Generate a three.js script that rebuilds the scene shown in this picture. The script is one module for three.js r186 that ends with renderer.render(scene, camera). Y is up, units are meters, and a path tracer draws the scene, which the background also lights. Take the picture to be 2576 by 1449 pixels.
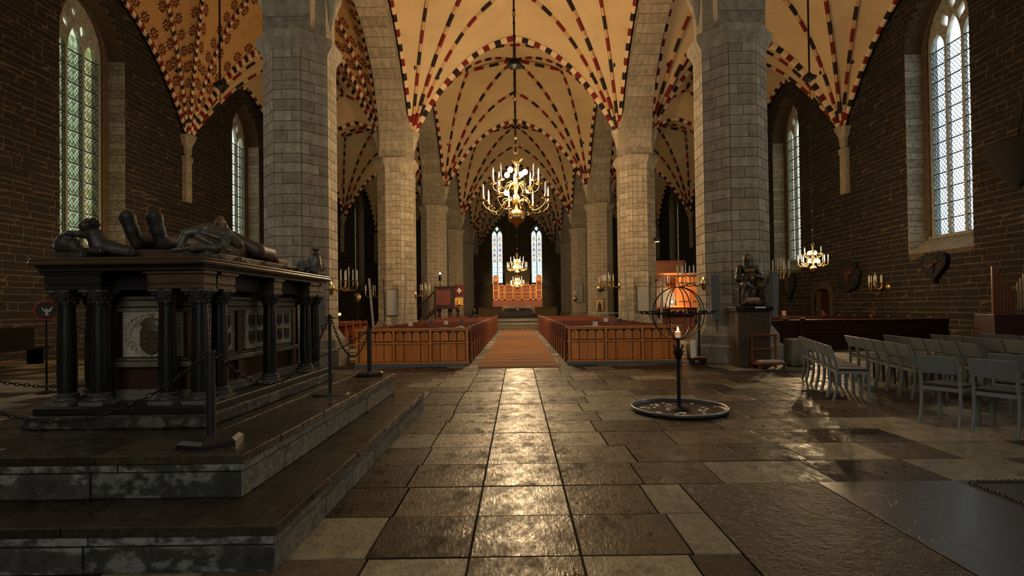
import * as THREE from 'three';
import { mergeGeometries, mergeVertices } from 'three/addons/utils/BufferGeometryUtils.js';
import { RoundedBoxGeometry } from 'three/addons/geometries/RoundedBoxGeometry.js';
import { MarchingCubes } from 'three/addons/objects/MarchingCubes.js';

// ------------------------------------------------------------------ camera, sky, exposure
const W = 2576, H = 1449, F = 1320, EYE = 1.4;
const scene = new THREE.Scene();
const camera = new THREE.PerspectiveCamera(2 * Math.atan(H / 2 / F) * 180 / Math.PI, W / H, 0.05, 200);
camera.position.set(0, EYE, 0);
camera.rotation.set(0.012, 0, -0.013);
camera.setViewOffset(W, H, -14, -33.7, W, H);
const renderer = new THREE.WebGLRenderer({ antialias: true });
renderer.toneMapping = THREE.LinearToneMapping;
renderer.toneMappingExposure = 1.05;
renderer.shadowMap.enabled = true;
const SKY = new THREE.Color().setRGB(8.4, 8.3, 7.8);   // even overcast daylight
scene.background = SKY;
const WARM = new THREE.Color().setRGB(1.0, 0.69, 0.37);
const LAMP = { nave: 150, far: 90, choir: 60, aisle: 62 };

// ------------------------------------------------------------------ helpers
let seed = 7;
const rnd = () => { seed = (seed + 0x6d2b79f5) | 0; let t = Math.imul(seed ^ (seed >>> 15), 1 | seed); t = (t + Math.imul(t ^ (t >>> 7), 61 | t)) ^ t; return ((t ^ (t >>> 14)) >>> 0) / 4294967296; };
const rr = (a, b) => a + (b - a) * rnd(), pick = (a) => a[Math.floor(rnd() * a.length)];
const { PI, sin, cos, abs, min, max, sqrt, floor, hypot, round, pow } = Math;
const V = (x, y, z) => new THREE.Vector3(x, y, z);
const lerp = (a, b, t) => a + (b - a) * t, clamp = (x, a, b) => min(b, max(a, x));
const ORD = ['first', 'second', 'third', 'fourth', 'fifth', 'sixth', 'seventh', 'eighth', 'ninth', 'tenth', 'eleventh', 'twelfth', 'thirteenth', 'fourteenth', 'fifteenth', 'sixteenth', 'seventeenth', 'eighteenth', 'nineteenth', 'twentieth'];
const used = new Map();
const numbered = (n) => { const k = used.get(n) ?? 0; used.set(n, k + 1); return k ? n + '_' + String(k).padStart(3, '0') : n; };

// uv in metres, laid on the plane that each face mostly faces
function uvm(g, ox = 0, oy = 0) {
  const p = g.attributes.position, n = g.attributes.normal, u = new Float32Array(p.count * 2);
  for (let i = 0; i < p.count; i++) {
    const ax = abs(n.getX(i)), ay = abs(n.getY(i)), az = abs(n.getZ(i)), x = p.getX(i), y = p.getY(i), z = p.getZ(i);
    if (ay > ax && ay > az) { u[2 * i] = x + ox; u[2 * i + 1] = z + oy; } else if (ax > az) { u[2 * i] = z + ox; u[2 * i + 1] = y + oy; } else { u[2 * i] = x + ox; u[2 * i + 1] = y + oy; }
  }
  g.setAttribute('uv', new THREE.BufferAttribute(u, 2));
  return g;
}
function fin(g) {
  if (g.index) g = g.toNonIndexed();
  if (!g.attributes.normal) g.computeVertexNormals();
  if (!g.attributes.uv) uvm(g);
  for (const k of Object.keys(g.attributes)) if (!['position', 'normal', 'uv', 'color'].includes(k)) g.deleteAttribute(k);
  g.clearGroups();
  return g;
}
const merge = (list) => (list.length === 1 ? fin(list[0]) : mergeGeometries(list.map(fin)));
const flat = (g) => { g = g.index ? g.toNonIndexed() : g; g.computeVertexNormals(); return uvm(g); };
function place(g, x = 0, y = 0, z = 0, ry = 0, rx = 0, rz = 0) {
  if (rz) g.rotateZ(rz);
  if (rx) g.rotateX(rx);
  if (ry) g.rotateY(ry);
  return g.translate(x, y, z);
}
const box = (w, h, d, x = 0, y = 0, z = 0, ry = 0, rx = 0, rz = 0) => place(uvm(new THREE.BoxGeometry(w, h, d).toNonIndexed(), x, y), x, y, z, ry, rx, rz);
const span = (x0, x1, y0, y1, z0, z1) => box(abs(x1 - x0), abs(y1 - y0), abs(z1 - z0), (x0 + x1) / 2, (y0 + y1) / 2, (z0 + z1) / 2);
const rbox = (w, h, d, r, x = 0, y = 0, z = 0, ry = 0, rx = 0, rz = 0) => place(uvm(fin(new RoundedBoxGeometry(w, h, d, 1, r)), x, y), x, y, z, ry, rx, rz);
const cyl = (r0, r1, h, seg = 12, x = 0, y = 0, z = 0) => new THREE.CylinderGeometry(r1, r0, h, seg).translate(x, y + h / 2, z);   // r0 below, r1 above, standing at y
const ball = (r, x = 0, y = 0, z = 0, a = 12, b = 8) => new THREE.SphereGeometry(r, a, b).translate(x, y, z);
const lathe = (pts, seg = 16, x = 0, y = 0, z = 0) => new THREE.LatheGeometry(pts.map(([r, h]) => new THREE.Vector2(r, h)), seg).translate(x, y, z);
const tube = (pts, r, seg = 16, rad = 6, closed = false) => new THREE.TubeGeometry(new THREE.CatmullRomCurve3(pts.map((p) => (p.isVector3 ? p : V(...p))), closed), seg, r, rad, closed);
const torus = (R, r, x = 0, y = 0, z = 0, seg = 32, rad = 6) => new THREE.TorusGeometry(R, r, rad, seg).rotateX(PI / 2).translate(x, y, z);
function rod(a, b, r, seg = 6, r2 = r) {                                   // a straight bar between two points
  const A = V(...a), B = V(...b), d = B.clone().sub(A), l = d.length();
  const g = new THREE.CylinderGeometry(r2, r, l, seg).translate(0, l / 2, 0);
  g.applyQuaternion(new THREE.Quaternion().setFromUnitVectors(V(0, 1, 0), d.normalize()));
  return g.translate(A.x, A.y, A.z);
}
function shapeOf(pts, holes = []) {
  const s = new THREE.Shape(pts.map(([x, y]) => new THREE.Vector2(x, y)));
  for (const h of holes) s.holes.push(new THREE.Path(h.map(([x, y]) => new THREE.Vector2(x, y))));
  return s;
}
const prism = (pts, depth, holes = [], bevel = 0) => flat(new THREE.ExtrudeGeometry(shapeOf(pts, holes), { depth: depth - 2 * bevel, bevelEnabled: bevel > 0, bevelSize: bevel, bevelThickness: bevel, bevelOffset: -bevel, bevelSegments: 1, curveSegments: 8 }).translate(0, 0, bevel));   // from z = 0 to depth
function quads(list, ox = 0, oy = 0) {                                     // flat quads [a, b, c, d], anticlockwise from outside
  const p = [];
  for (const [a, b, c, d] of list) p.push(...a, ...b, ...c, ...a, ...c, ...d);
  const g = new THREE.BufferGeometry();
  g.setAttribute('position', new THREE.BufferAttribute(new Float32Array(p), 3));
  g.computeVertexNormals();
  return uvm(g, ox, oy);
}
// a block with a front face, drawn in a bit at its edges, and four sides; o(s, t, out) turns face coordinates into a point
function faced(o, s0, s1, t0, t1, out, deep, c = 0.012, ox = 0, oy = 0, j = 0) {
  const q = () => (j ? rr(-j, j) : 0);
  const f = [o(s0 + c + q(), t0 + c + q(), out), o(s1 - c + q(), t0 + c + q(), out + q()), o(s1 - c + q(), t1 - c + q(), out), o(s0 + c + q(), t1 - c + q(), out + q())];
  const b = [o(s0, t0, out - deep), o(s1, t0, out - deep), o(s1, t1, out - deep), o(s0, t1, out - deep)];
  return quads([[f[0], f[1], f[2], f[3]], [b[0], b[1], f[1], f[0]], [b[1], b[2], f[2], f[1]], [b[2], b[3], f[3], f[2]], [b[3], b[0], f[0], f[3]]], ox, oy);
}
function tint(g, c) {
  const n = g.attributes.position.count, a = new Float32Array(n * 3);
  for (let i = 0; i < n; i++) c.toArray(a, i * 3);
  g.setAttribute('color', new THREE.BufferAttribute(a, 3));
  return g;
}
const lit = (m) => { m.castShadow = m.receiveShadow = true; return m; };
function part(name, g, mat, parent, label) {
  const m = lit(new THREE.Mesh(Array.isArray(g) ? merge(g) : g, mat));
  m.name = name;
  if (label) m.userData.label = label;
  parent.add(m);
  return m;
}
function tag(o, label, category, group, kind) {
  o.userData.label = label;
  if (category) o.userData.category = category;
  if (group) o.userData.group = group;
  if (kind) o.userData.kind = kind;
  return o;
}
function thing(name, label, category, [x, y, z] = [0, 0, 0], turn = 0, group) {
  const o = new THREE.Group();
  o.name = numbered(name);
  o.position.set(x, y, z); o.rotation.y = turn;
  scene.add(o);
  return tag(o, label, category, group);
}
function single(name, g, mat, label, category, pos, turn, group) {
  const m = part(numbered(name), g, mat, scene);
  if (pos) m.position.set(...pos);
  if (turn) m.rotation.y = turn;
  return tag(m, label, category, group);
}
function struct(name, label) {
  const o = new THREE.Group();
  o.name = name; scene.add(o);
  return tag(o, label, name.split('_')[0], null, 'structure');
}
function copyOf(o, label, [x, y, z], turn = 0) {
  const c = o.clone();
  c.name = numbered(o.name.replace(/_\d{3}$/, ''));
  c.userData = { ...o.userData, label };
  c.position.set(x, y, z); c.rotation.y = turn;
  scene.add(c);
  return c;
}
// how large a patch shows in the photograph (to choose which pieces are parts of their own)
function shows(x, y, z, w, h, nx, ny, nz) {
  const d = -z;
  if (d < 0.6) return 0;
  const px = 1302 + x * F / d, py = 774 - (y - EYE) * F / d;
  if (px < -30 || px > W + 30 || py < -30 || py > H + 30) return 0;
  const l = hypot(x, y - EYE, z), c = -(x * nx + (y - EYE) * ny + z * nz) / l;
  return c <= 0 ? 0 : w * h * c / (d * d);
}
function bulb(x, y, z, r, power, parent, name = 'bulb', glow = 9) {
  const b = part(name, ball(r, 0, 0, 0, 12, 8), mats.bulb, parent);
  b.position.set(x, y, z);
  const l = new THREE.PointLight(WARM, power);
  l.position.set(x, y, z); l.castShadow = true; l.shadow.radius = r / 0.02 * 0.9;
  l.name = name + '_light';
  parent.add(l);
  return b;
}
// smooth union of tapered capsules [ax, ay, az, ra, bx, by, bz, rb], meshed
function blob(prims, k = 0.03, res = 56, fold = null) {
  const lo = [1e9, 1e9, 1e9], hi = [-1e9, -1e9, -1e9];
  for (const q of prims) for (let e = 0; e < 8; e += 4) for (let c = 0; c < 3; c++) { lo[c] = min(lo[c], q[e + c] - q[e + 3]); hi[c] = max(hi[c], q[e + c] + q[e + 3]); }
  const pad = k + 0.03 * max(hi[0] - lo[0], hi[1] - lo[1], hi[2] - lo[2]), mid = lo.map((a, c) => (a + hi[c]) / 2), half = lo.map((a, c) => (hi[c] - a) / 2 + pad);
  const mc = new MarchingCubes(res, new THREE.MeshStandardMaterial(), false, false, 120000), h2 = res / 2;
  for (let iz = 0; iz < res; iz++) for (let iy = 0; iy < res; iy++) for (let ix = 0; ix < res; ix++) {
    const x = mid[0] + half[0] * (ix - h2) / h2, y = mid[1] + half[1] * (iy - h2) / h2, z = mid[2] + half[2] * (iz - h2) / h2;
    let d = 1e3;
    for (const [ax, ay, az, ra, bx, by, bz, rb] of prims) {
      const ux = bx - ax, uy = by - ay, uz = bz - az, l = ux * ux + uy * uy + uz * uz;
      const t = l ? clamp(((x - ax) * ux + (y - ay) * uy + (z - az) * uz) / l, 0, 1) : 0;
      const e = hypot(x - ax - t * ux, y - ay - t * uy, z - az - t * uz) - lerp(ra, rb, t), m = clamp(0.5 + 0.5 * (d - e) / k, 0, 1);
      d = lerp(d, e, m) - k * m * (1 - m);
    }
    if (fold) d += fold(x, y, z);
    mc.field[ix + iy * res + iz * res * res] = -d;
  }
  mc.isolation = 0; mc.update();
  let g = new THREE.BufferGeometry();
  const n = mc.count, p = new Float32Array(mc.positionArray.slice(0, n * 3));
  for (let i = 0; i < n; i++) for (let c = 0; c < 3; c++) p[3 * i + c] = mid[c] + half[c] * p[3 * i + c];
  g.setAttribute('position', new THREE.BufferAttribute(p, 3));
  g = mergeVertices(g, 1e-4);
  g.computeVertexNormals();
  return uvm(g);
}
// ------------------------------------------------------------------ textures and materials
function lattice(n) { const a = new Float32Array(n * n); for (let i = 0; i < a.length; i++) a[i] = rnd(); return a; }
function fbm(size, cells, oct, gain = 0.5, sx = 1, sy = 1) {          // tiling noise, 0..1; sx, sy stretch the cells
  const out = new Float32Array(size * size);
  let amp = 1, tot = 0;
  for (let o = 0; o < oct; o++) {
    const nx = max(1, round(cells * sx * 2 ** o)), ny = max(1, round(cells * sy * 2 ** o)), a = new Float32Array(nx * ny);
    for (let i = 0; i < a.length; i++) a[i] = rnd();
    for (let y = 0; y < size; y++) {
      const fy = y / size * ny, y0 = floor(fy), ty = fy - y0, v = ty * ty * (3 - 2 * ty), r0 = (y0 % ny) * nx, r1 = ((y0 + 1) % ny) * nx;
      for (let x = 0; x < size; x++) {
        const fx = x / size * nx, x0 = floor(fx), tx = fx - x0, u = tx * tx * (3 - 2 * tx), c0 = x0 % nx, c1 = (x0 + 1) % nx;
        out[y * size + x] += amp * lerp(lerp(a[r0 + c0], a[r0 + c1], u), lerp(a[r1 + c0], a[r1 + c1], u), v);
      }
    }
    tot += amp; amp *= gain;
  }
  for (let i = 0; i < out.length; i++) out[i] /= tot;
  return out;
}
function tex(size, f, srgb = true, metres = 1) {
  const d = new Uint8Array(size * size * 4);
  for (let i = 0; i < size * size; i++) { const c = f(i, i % size, floor(i / size)); for (let k = 0; k < 3; k++) d[4 * i + k] = clamp(Array.isArray(c) ? c[k] : c, 0, 1) * 255; d[4 * i + 3] = 255; }
  const t = new THREE.DataTexture(d, size, size);
  t.wrapS = t.wrapT = THREE.RepeatWrapping; t.magFilter = THREE.LinearFilter; t.minFilter = THREE.LinearFilter;
  if (srgb) t.colorSpace = THREE.SRGBColorSpace;
  t.repeat.set(1 / metres, 1 / metres);
  t.needsUpdate = true;
  return t;
}
const again = (t, mx, my = mx) => { const c = t.clone(); c.repeat.set(1 / mx, 1 / my); c.needsUpdate = true; return c; };
function canvasTex(w, h, draw, wrap = true) {
  const c = document.createElement('canvas'); c.width = w; c.height = h;
  draw(c.getContext('2d'), w, h);
  const t = new THREE.CanvasTexture(c);
  t.colorSpace = THREE.SRGBColorSpace; t.magFilter = THREE.LinearFilter;
  if (wrap) t.wrapS = t.wrapT = THREE.RepeatWrapping;
  return t;
}
const S = 512;
const nA = fbm(S, 6, 6, 0.6), nB = fbm(S, 24, 4, 0.6), nC = fbm(S, 3, 4, 0.55);
const streak = fbm(S, 11, 4, 0.62, 4, 1.3), cross = fbm(S, 20, 3, 0.65), grain = fbm(S, 6, 5, 0.6, 7, 0.35), grain2 = fbm(S, 3, 3, 0.5, 4, 0.5);
// stone: grey mottling, pits
const tStone = tex(S, (i) => { const v = 0.62 + 0.5 * (nA[i] - 0.5) + 0.35 * (nB[i] - 0.5) + (nC[i] > 0.62 ? (nC[i] - 0.62) * 0.5 : 0) - (nB[i] < 0.22 ? 0.2 : 0) + 0.3 * (grain2[i] - 0.5); return [v * 1.02, v, v * 0.96]; }, false, 1.1);
const bStone = tex(S, (i) => 0.5 + 0.7 * (nA[i] - 0.5) + 0.5 * (nB[i] - 0.5) - (nB[i] < 0.22 ? 0.15 : 0), false, 1.1);
// worn limestone risers: pale scraped lime in ragged horizontal patches over dark stone
const wear = fbm(S, 4, 6, 0.62, 1, 3.2);
const tLime = tex(S, (i) => { const q = clamp((wear[i] - 0.5) * 7 + (nB[i] - 0.5) * 3.2 + 0.25, 0, 1), v = 0.2 + 0.75 * q + 0.3 * (nB[i] - 0.5); return [v, v, v * 0.97]; }, false, 1.2);
// rubble wall stone: rougher, more spots
const tRough = tex(S, (i) => { const v = 0.55 + 0.9 * (nB[i] - 0.5) + 0.5 * (nA[i] - 0.5); return [v, v * 0.98, v * 0.92]; }, false, 0.8);
// floor limestone with tooling marks
const tFloor = tex(S, (i) => { const v = 0.62 + 0.4 * (nA[i] - 0.5) + 0.4 * (streak[i] - 0.5) + 0.5 * (cross[i] - 0.5) + 0.25 * (nB[i] - 0.5); return [v * 1.02, v, v * 0.95]; }, false, 0.55);
const bFloor = tex(S, (i) => 0.55 + 0.85 * (streak[i] - 0.5) + 0.6 * (cross[i] - 0.5) + 0.35 * (nC[i] - 0.5) - (nB[i] < 0.22 ? 0.2 : 0), false, 0.55);
const rFloor = tex(S, (i) => 0.5 + 0.75 * (nA[i] - 0.5) + 0.5 * (streak[i] - 0.5), false, 0.9);
// polished grave slab: smooth with worm-like scratches
const worm = fbm(S, 7, 4, 0.55), worm2 = fbm(S, 9, 3, 0.55);
const bSlab = tex(S, (i) => 0.6 - 0.5 * max(0, 1 - abs(worm[i] - 0.5) * 60) * (worm2[i] > 0.5 ? 1 : 0) + 0.2 * (nC[i] - 0.5) + 0.12 * (nB[i] - 0.5), false, 0.7);
const bCarve = tex(S, (i) => 0.5 + 0.8 * (worm2[i] - 0.5) - 0.5 * max(0, 1 - abs(worm[i] - 0.48) * 25) + 0.35 * (nB[i] - 0.5), false, 0.55);
// plaster
const tPlaster = tex(S, (i) => { const v = 0.86 + 0.2 * (nA[i] - 0.5) + 0.14 * (nC[i] - 0.5) + 0.08 * (nB[i] - 0.5) - 0.16 * max(0, 1 - abs(worm[i] - 0.5) * 90) * (nC[i] > 0.56 ? 1 : 0); return [v * 1.0, v * 0.985, v * 0.95]; }, false, 3.5);
// oak
const tOak = tex(S, (i) => { const v = 0.7 + 0.6 * (grain[i] - 0.5) + 0.3 * (grain2[i] - 0.5); return [v * 1.05, v * 0.95, v * 0.85]; }, false, 0.55);
const bOak = tex(S, (i) => grain[i], false, 0.55);
// sisal runner: bands across the length
const tCarpet = tex(256, (i, x, y) => { const v = 0.68 + 0.2 * sin(y / 256 * 2 * PI * 3 + 1) + 0.14 * sin(y / 256 * 2 * PI * 7) + 0.1 * (nB[(y * 2 % S) * S + x * 2 % S] - 0.5) + 0.08 * sin(y / 256 * 2 * PI * 64); return [v * 1.05, v * 0.94, v * 0.8]; }, false, 2.4);

const hex = (h) => new THREE.Color(h), lin = (r, g, b) => new THREE.Color().setRGB(r, g, b);
const std = (color, roughness = 0.8, o = {}) => new THREE.MeshStandardMaterial({ color, roughness, ...o });
const phys = (color, roughness, o = {}) => new THREE.MeshPhysicalMaterial({ color, roughness, ...o });
const stoneMat = (c, r = 0.85, o = {}) => std(c, r, { map: tStone, bumpMap: bStone, bumpScale: 0.012, ...o });
const mats = {
  bulb: std(lin(1, 0.9, 0.7), 0.5, { emissive: lin(1, 0.72, 0.38), emissiveIntensity: 14 }),
  brass: std(lin(0.50, 0.34, 0.14), 0.26, { metalness: 1 }),
  gilt: std(lin(0.62, 0.36, 0.10), 0.36, { metalness: 0.9 }),
  bronze: std(lin(0.05, 0.035, 0.02), 0.42, { metalness: 0.7 }),
  iron: std(lin(0.012, 0.011, 0.010), 0.5, { metalness: 0.6 }),
  blackPaint: std(lin(0.012, 0.012, 0.013), 0.38),
  candle: std(lin(0.80, 0.76, 0.66), 0.55),
  paper: std(lin(0.75, 0.73, 0.68), 0.8),
  greyMetal: std(lin(0.17, 0.165, 0.155), 0.7),
  greyCloth: std(lin(0.27, 0.26, 0.24), 0.9),
  mortar: std(lin(0.12, 0.08, 0.04), 0.95, { map: tRough, bumpMap: bStone, bumpScale: 0.01 }),
  plaster: std(lin(0.64, 0.465, 0.25), 0.92, { map: tPlaster }),
  bed: std(lin(0.02, 0.017, 0.012), 0.95),
  pier: stoneMat(lin(0.30, 0.265, 0.20), 0.9),
  joint: stoneMat(lin(0.10, 0.085, 0.06), 0.95),
  carpet: std(lin(0.27, 0.118, 0.034), 0.95, { map: tCarpet, bumpMap: tCarpet, bumpScale: 0.004 }),
  plinthPaint: std(lin(0.10, 0.13, 0.14), 0.7),
};
const pierTones = [[0.48, 0.41, 0.30], [0.40, 0.345, 0.245], [0.54, 0.465, 0.34], [0.45, 0.365, 0.25]].map((c) => stoneMat(lin(...c), 0.88));
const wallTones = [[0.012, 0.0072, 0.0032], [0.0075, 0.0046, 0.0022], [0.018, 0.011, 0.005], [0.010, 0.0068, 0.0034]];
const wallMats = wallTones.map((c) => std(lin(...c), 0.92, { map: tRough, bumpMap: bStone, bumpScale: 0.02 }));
const wallMatV = std(lin(1, 1, 1), 0.92, { map: tRough, bumpMap: bStone, bumpScale: 0.02, vertexColors: true });
const jambTones = [[0.52, 0.49, 0.40], [0.42, 0.395, 0.32], [0.60, 0.565, 0.47]].map((c) => std(lin(...c), 0.9, { map: tRough, bumpMap: bStone, bumpScale: 0.015 }));
const floorTones = [[0.04, 0.026, 0.012], [0.085, 0.056, 0.028], [0.16, 0.117, 0.068], [0.36, 0.305, 0.205], [0.25, 0.23, 0.165]];
const floorMat = (c, o = {}) => phys(c, 1.0, { specularIntensity: 0.6, map: tFloor, bumpMap: bFloor, bumpScale: 0.0026, roughnessMap: rFloor, ...o });
const floorMats = floorTones.map((c) => floorMat(lin(...c)));
const runMats = floorTones.map((c) => floorMat(lin(...c), { roughness: 0.8, specularIntensity: 0.65 }));
const floorMatV = floorMat(lin(1, 1, 1), { vertexColors: true });
const oakMat = (r, g, b, rough = 0.42) => std(lin(r, g, b), rough, { map: tOak, bumpMap: bOak, bumpScale: 0.0015 });
mats.oak = oakMat(0.92, 0.34, 0.06);
mats.oakPanel = [oakMat(0.95, 0.36, 0.065), oakMat(0.80, 0.27, 0.042), oakMat(0.88, 0.31, 0.052)];
mats.oakDark = oakMat(0.24, 0.06, 0.016);
mats.mahogany = oakMat(0.045, 0.009, 0.005, 0.4);
mats.walnut = oakMat(0.075, 0.045, 0.018, 0.5);
mats.organWood = oakMat(0.52, 0.17, 0.045, 0.45);
// ------------------------------------------------------------------ the church: floor
const WX = 15.25, EAST = 67.2, WEST = -8, PX = 5.5;
const D = [-8, 2.7, 13.4, 24.1, 34.8, 45.5, 56.2, 66.9];
{
  const fl = struct('floor', 'uneven limestone slab floor of the church in brown and grey tones');
  part('bed', span(-WX - 1.2, WX + 1.2, -0.3, -0.022, -EAST - 1, -WEST + 1), mats.bed, fl);
  const slab = (x0, x1, d0, d1, y, ox, oy, j = 0.006) => {
    const c = 0.003, x = [x0 + j, x1 - j], z = [-d1 + j, -d0 - j], yb = -0.03;
    const t = (a, b) => [x[a] + (a ? -c : c), y, z[b] + (b ? -c : c)], e = (a, b) => [x[a], y - c, z[b]], l = (a, b) => [x[a], yb, z[b]];
    return quads([[t(0, 1), t(1, 1), t(1, 0), t(0, 0)], [e(0, 1), e(1, 1), t(1, 1), t(0, 1)], [e(1, 0), e(0, 0), t(0, 0), t(1, 0)], [e(0, 0), e(0, 1), t(0, 1), t(0, 0)], [e(1, 1), e(1, 0), t(1, 0), t(1, 1)],
      [l(0, 1), l(1, 1), e(1, 1), e(0, 1)], [l(1, 1), l(1, 0), e(1, 0), e(1, 1)], [l(0, 0), l(0, 1), e(0, 1), e(0, 0)]], ox, oy);
  };
  const tiles = [];
  const put = (x0, x1, d0, d1, mid) => {
    if (x1 - x0 < 0.05 || (x1 <= -1.28 && x0 > -6.4 && d0 > 2.85 && d1 < 7.2)) return;
    const k = pick([0, 0, 0, 1, 1, 2, 3, 4, 4]);
    tiles.push({ x0, x1, d0, d1, k, mid, s: shows((x0 + x1) / 2, 0, -(d0 + d1) / 2, x1 - x0, d1 - d0, 0, 1, 0) });
  };
  for (let r = -18; r < 51; r++) {
    const d0 = 2.966 + 0.585 * r, d1 = d0 + 0.585, grave = r >= -2 && r < 2;
    const core = [-0.88 + rr(-0.02, 0.02), -0.29, 0.34, 0.97 + rr(-0.12, 0.1)];
    for (let i = 0; i < 3; i++) put(core[i], core[i + 1], d0, d1, i === 1);
    for (let x = core[0]; x > -WX;) { const w = rr(0.5, 0.85), n = max(x - w, -WX); put(n, x, d0, d1); x = n; }
    for (let x = core[3]; x < WX;) {
      let n = min(x + rr(0.55, 1.0), WX);
      if (grave && x < 1.25 && n > 1.05) { put(x, 1.25, d0, d1); x = 4.5; continue; }
      put(x, n, d0, d1); x = n;
    }
  }
  tiles.sort((a, b) => b.s - a.s);
  const rest = [];
  tiles.forEach((t, i) => {
    const g = slab(t.x0, t.x1, t.d0, t.d1, rr(-0.0025, 0.0025), rr(0, 3), rr(0, 3));
    if (i < 300) part('floor_slab', g, t.mid ? runMats[t.k] : floorMats[t.k], fl);
    else rest.push(tint(g, lin(...floorTones[t.k])));
  });
  part('floor_slabs_beyond', rest, floorMatV, fl).userData.kind = 'stuff';
  const gA = std(lin(0.045, 0.03, 0.018), 0.5, { map: tStone, bumpMap: bCarve, bumpScale: 0.008 });
  const gB = phys(lin(0.014, 0.014, 0.016), 0.36, { ior: 1.9, bumpMap: bSlab, bumpScale: 0.0025 });
  const gC = std(lin(0.022, 0.021, 0.02), 0.45, { bumpMap: bSlab, bumpScale: 0.003 });
  part('grave_slab', slab(1.25, 2.33, 1.796, 4.136, 0.002, 0, 0), gA, fl, 'worn brown grave slab with rough surface');
  part('grave_slab', slab(2.33, 3.41, 1.796, 4.136, 0.003, 0.3, 0), gB, fl, 'smooth black grave slab');
  const c = part('grave_slab', slab(3.41, 4.5, 1.796, 4.136, 0.002, 0, 0.3), gC, fl, 'black grave slab with carved border');
  // its carved border: beads, a rosette, and curls
  const car = [];
  for (let i = 0; i < 46; i++) for (const [sx, w] of [[3.47, 1], [4.44, 1]]) car.push(ball(0.022, sx + rr(-0.01, 0.01), 0.004, -(1.86 + i * 0.049), 6, 4).scale(1, 1, 1));
  for (let i = 0; i < 20; i++) car.push(ball(0.022, 3.5 + i * 0.048, 0.004, -4.08, 6, 4));
  for (let k = 0; k < 3; k++) car.push(torus(0.22 - k * 0.06, 0.012, 3.95, 0.004, -3.7, 28, 5));
  for (let i = 0; i < 40; i++) car.push(torus(rr(0.03, 0.06), 0.011, 3.55 + rnd() * 0.8, 0.003, -(2 + rnd() * 1.3), 12, 5));
  part('carving', car, gC, c);
}
// the choir, raised by three steps
{
  const ch = thing('choir_platform', 'low stone choir platform with steps beyond the end of the runner', 'platform');
  const sm = stoneMat(lin(0.16, 0.135, 0.09), 0.7);
  part('step', span(-4.42, 4.42, 0, 0.17, -EAST + 0.1, -33.0), sm, ch);
  part('step', span(-4.4, 4.4, 0.17, 0.34, -EAST + 0.1, -33.6), sm, ch);
  part('step', span(-4.38, 4.38, 0.34, 0.5, -EAST + 0.1, -36.5), sm, ch);
  part('step', span(-4.36, 4.36, 0.5, 0.66, -EAST + 0.1, -58.5), sm, ch);
}

// ------------------------------------------------------------------ walls with window openings
const WIN = [-2.65, 8.05, 18.95, 29.6, 40.15, 50.85, 61.5];
const HW = 1.46, Y0 = 3.27, YS = 11.0, YA = 13.05;       // opening in the inner face
const GW = 1.16, GY0 = 3.85, GYS = 11.15, GYA = 12.95;    // glazed opening behind it
const WEST_WIN = [-2.2, 2.2];
const DOOR = [26.25, 0.66, 1.75, 2.15];                   // south door: centre, half width, spring, crown
function archHalf(y, hw, ys, ya) {                         // half width of a pointed opening at height y
  if (y <= ys) return hw;
  if (y >= ya) return 0;
  const h = ya - ys, r = (hw * hw + h * h) / (2 * hw), x = r - sqrt(max(0, r * r - (y - ys) ** 2));
  return hw - x;
}
function pointed(cx, hw, y0, ys, ya, n = 8) {
  const p = [[cx - hw, y0]];
  for (let i = 0; i <= n; i++) { const y = lerp(ys, ya, i / n); p.push([cx - archHalf(y, hw, ys, ya), y]); }
  for (let i = n - 1; i >= 0; i--) { const y = lerp(ys, ya, i / n); p.push([cx + archHalf(y, hw, ys, ya), y]); }
  p.push([cx + hw, y0]);
  return p;
}
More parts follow.
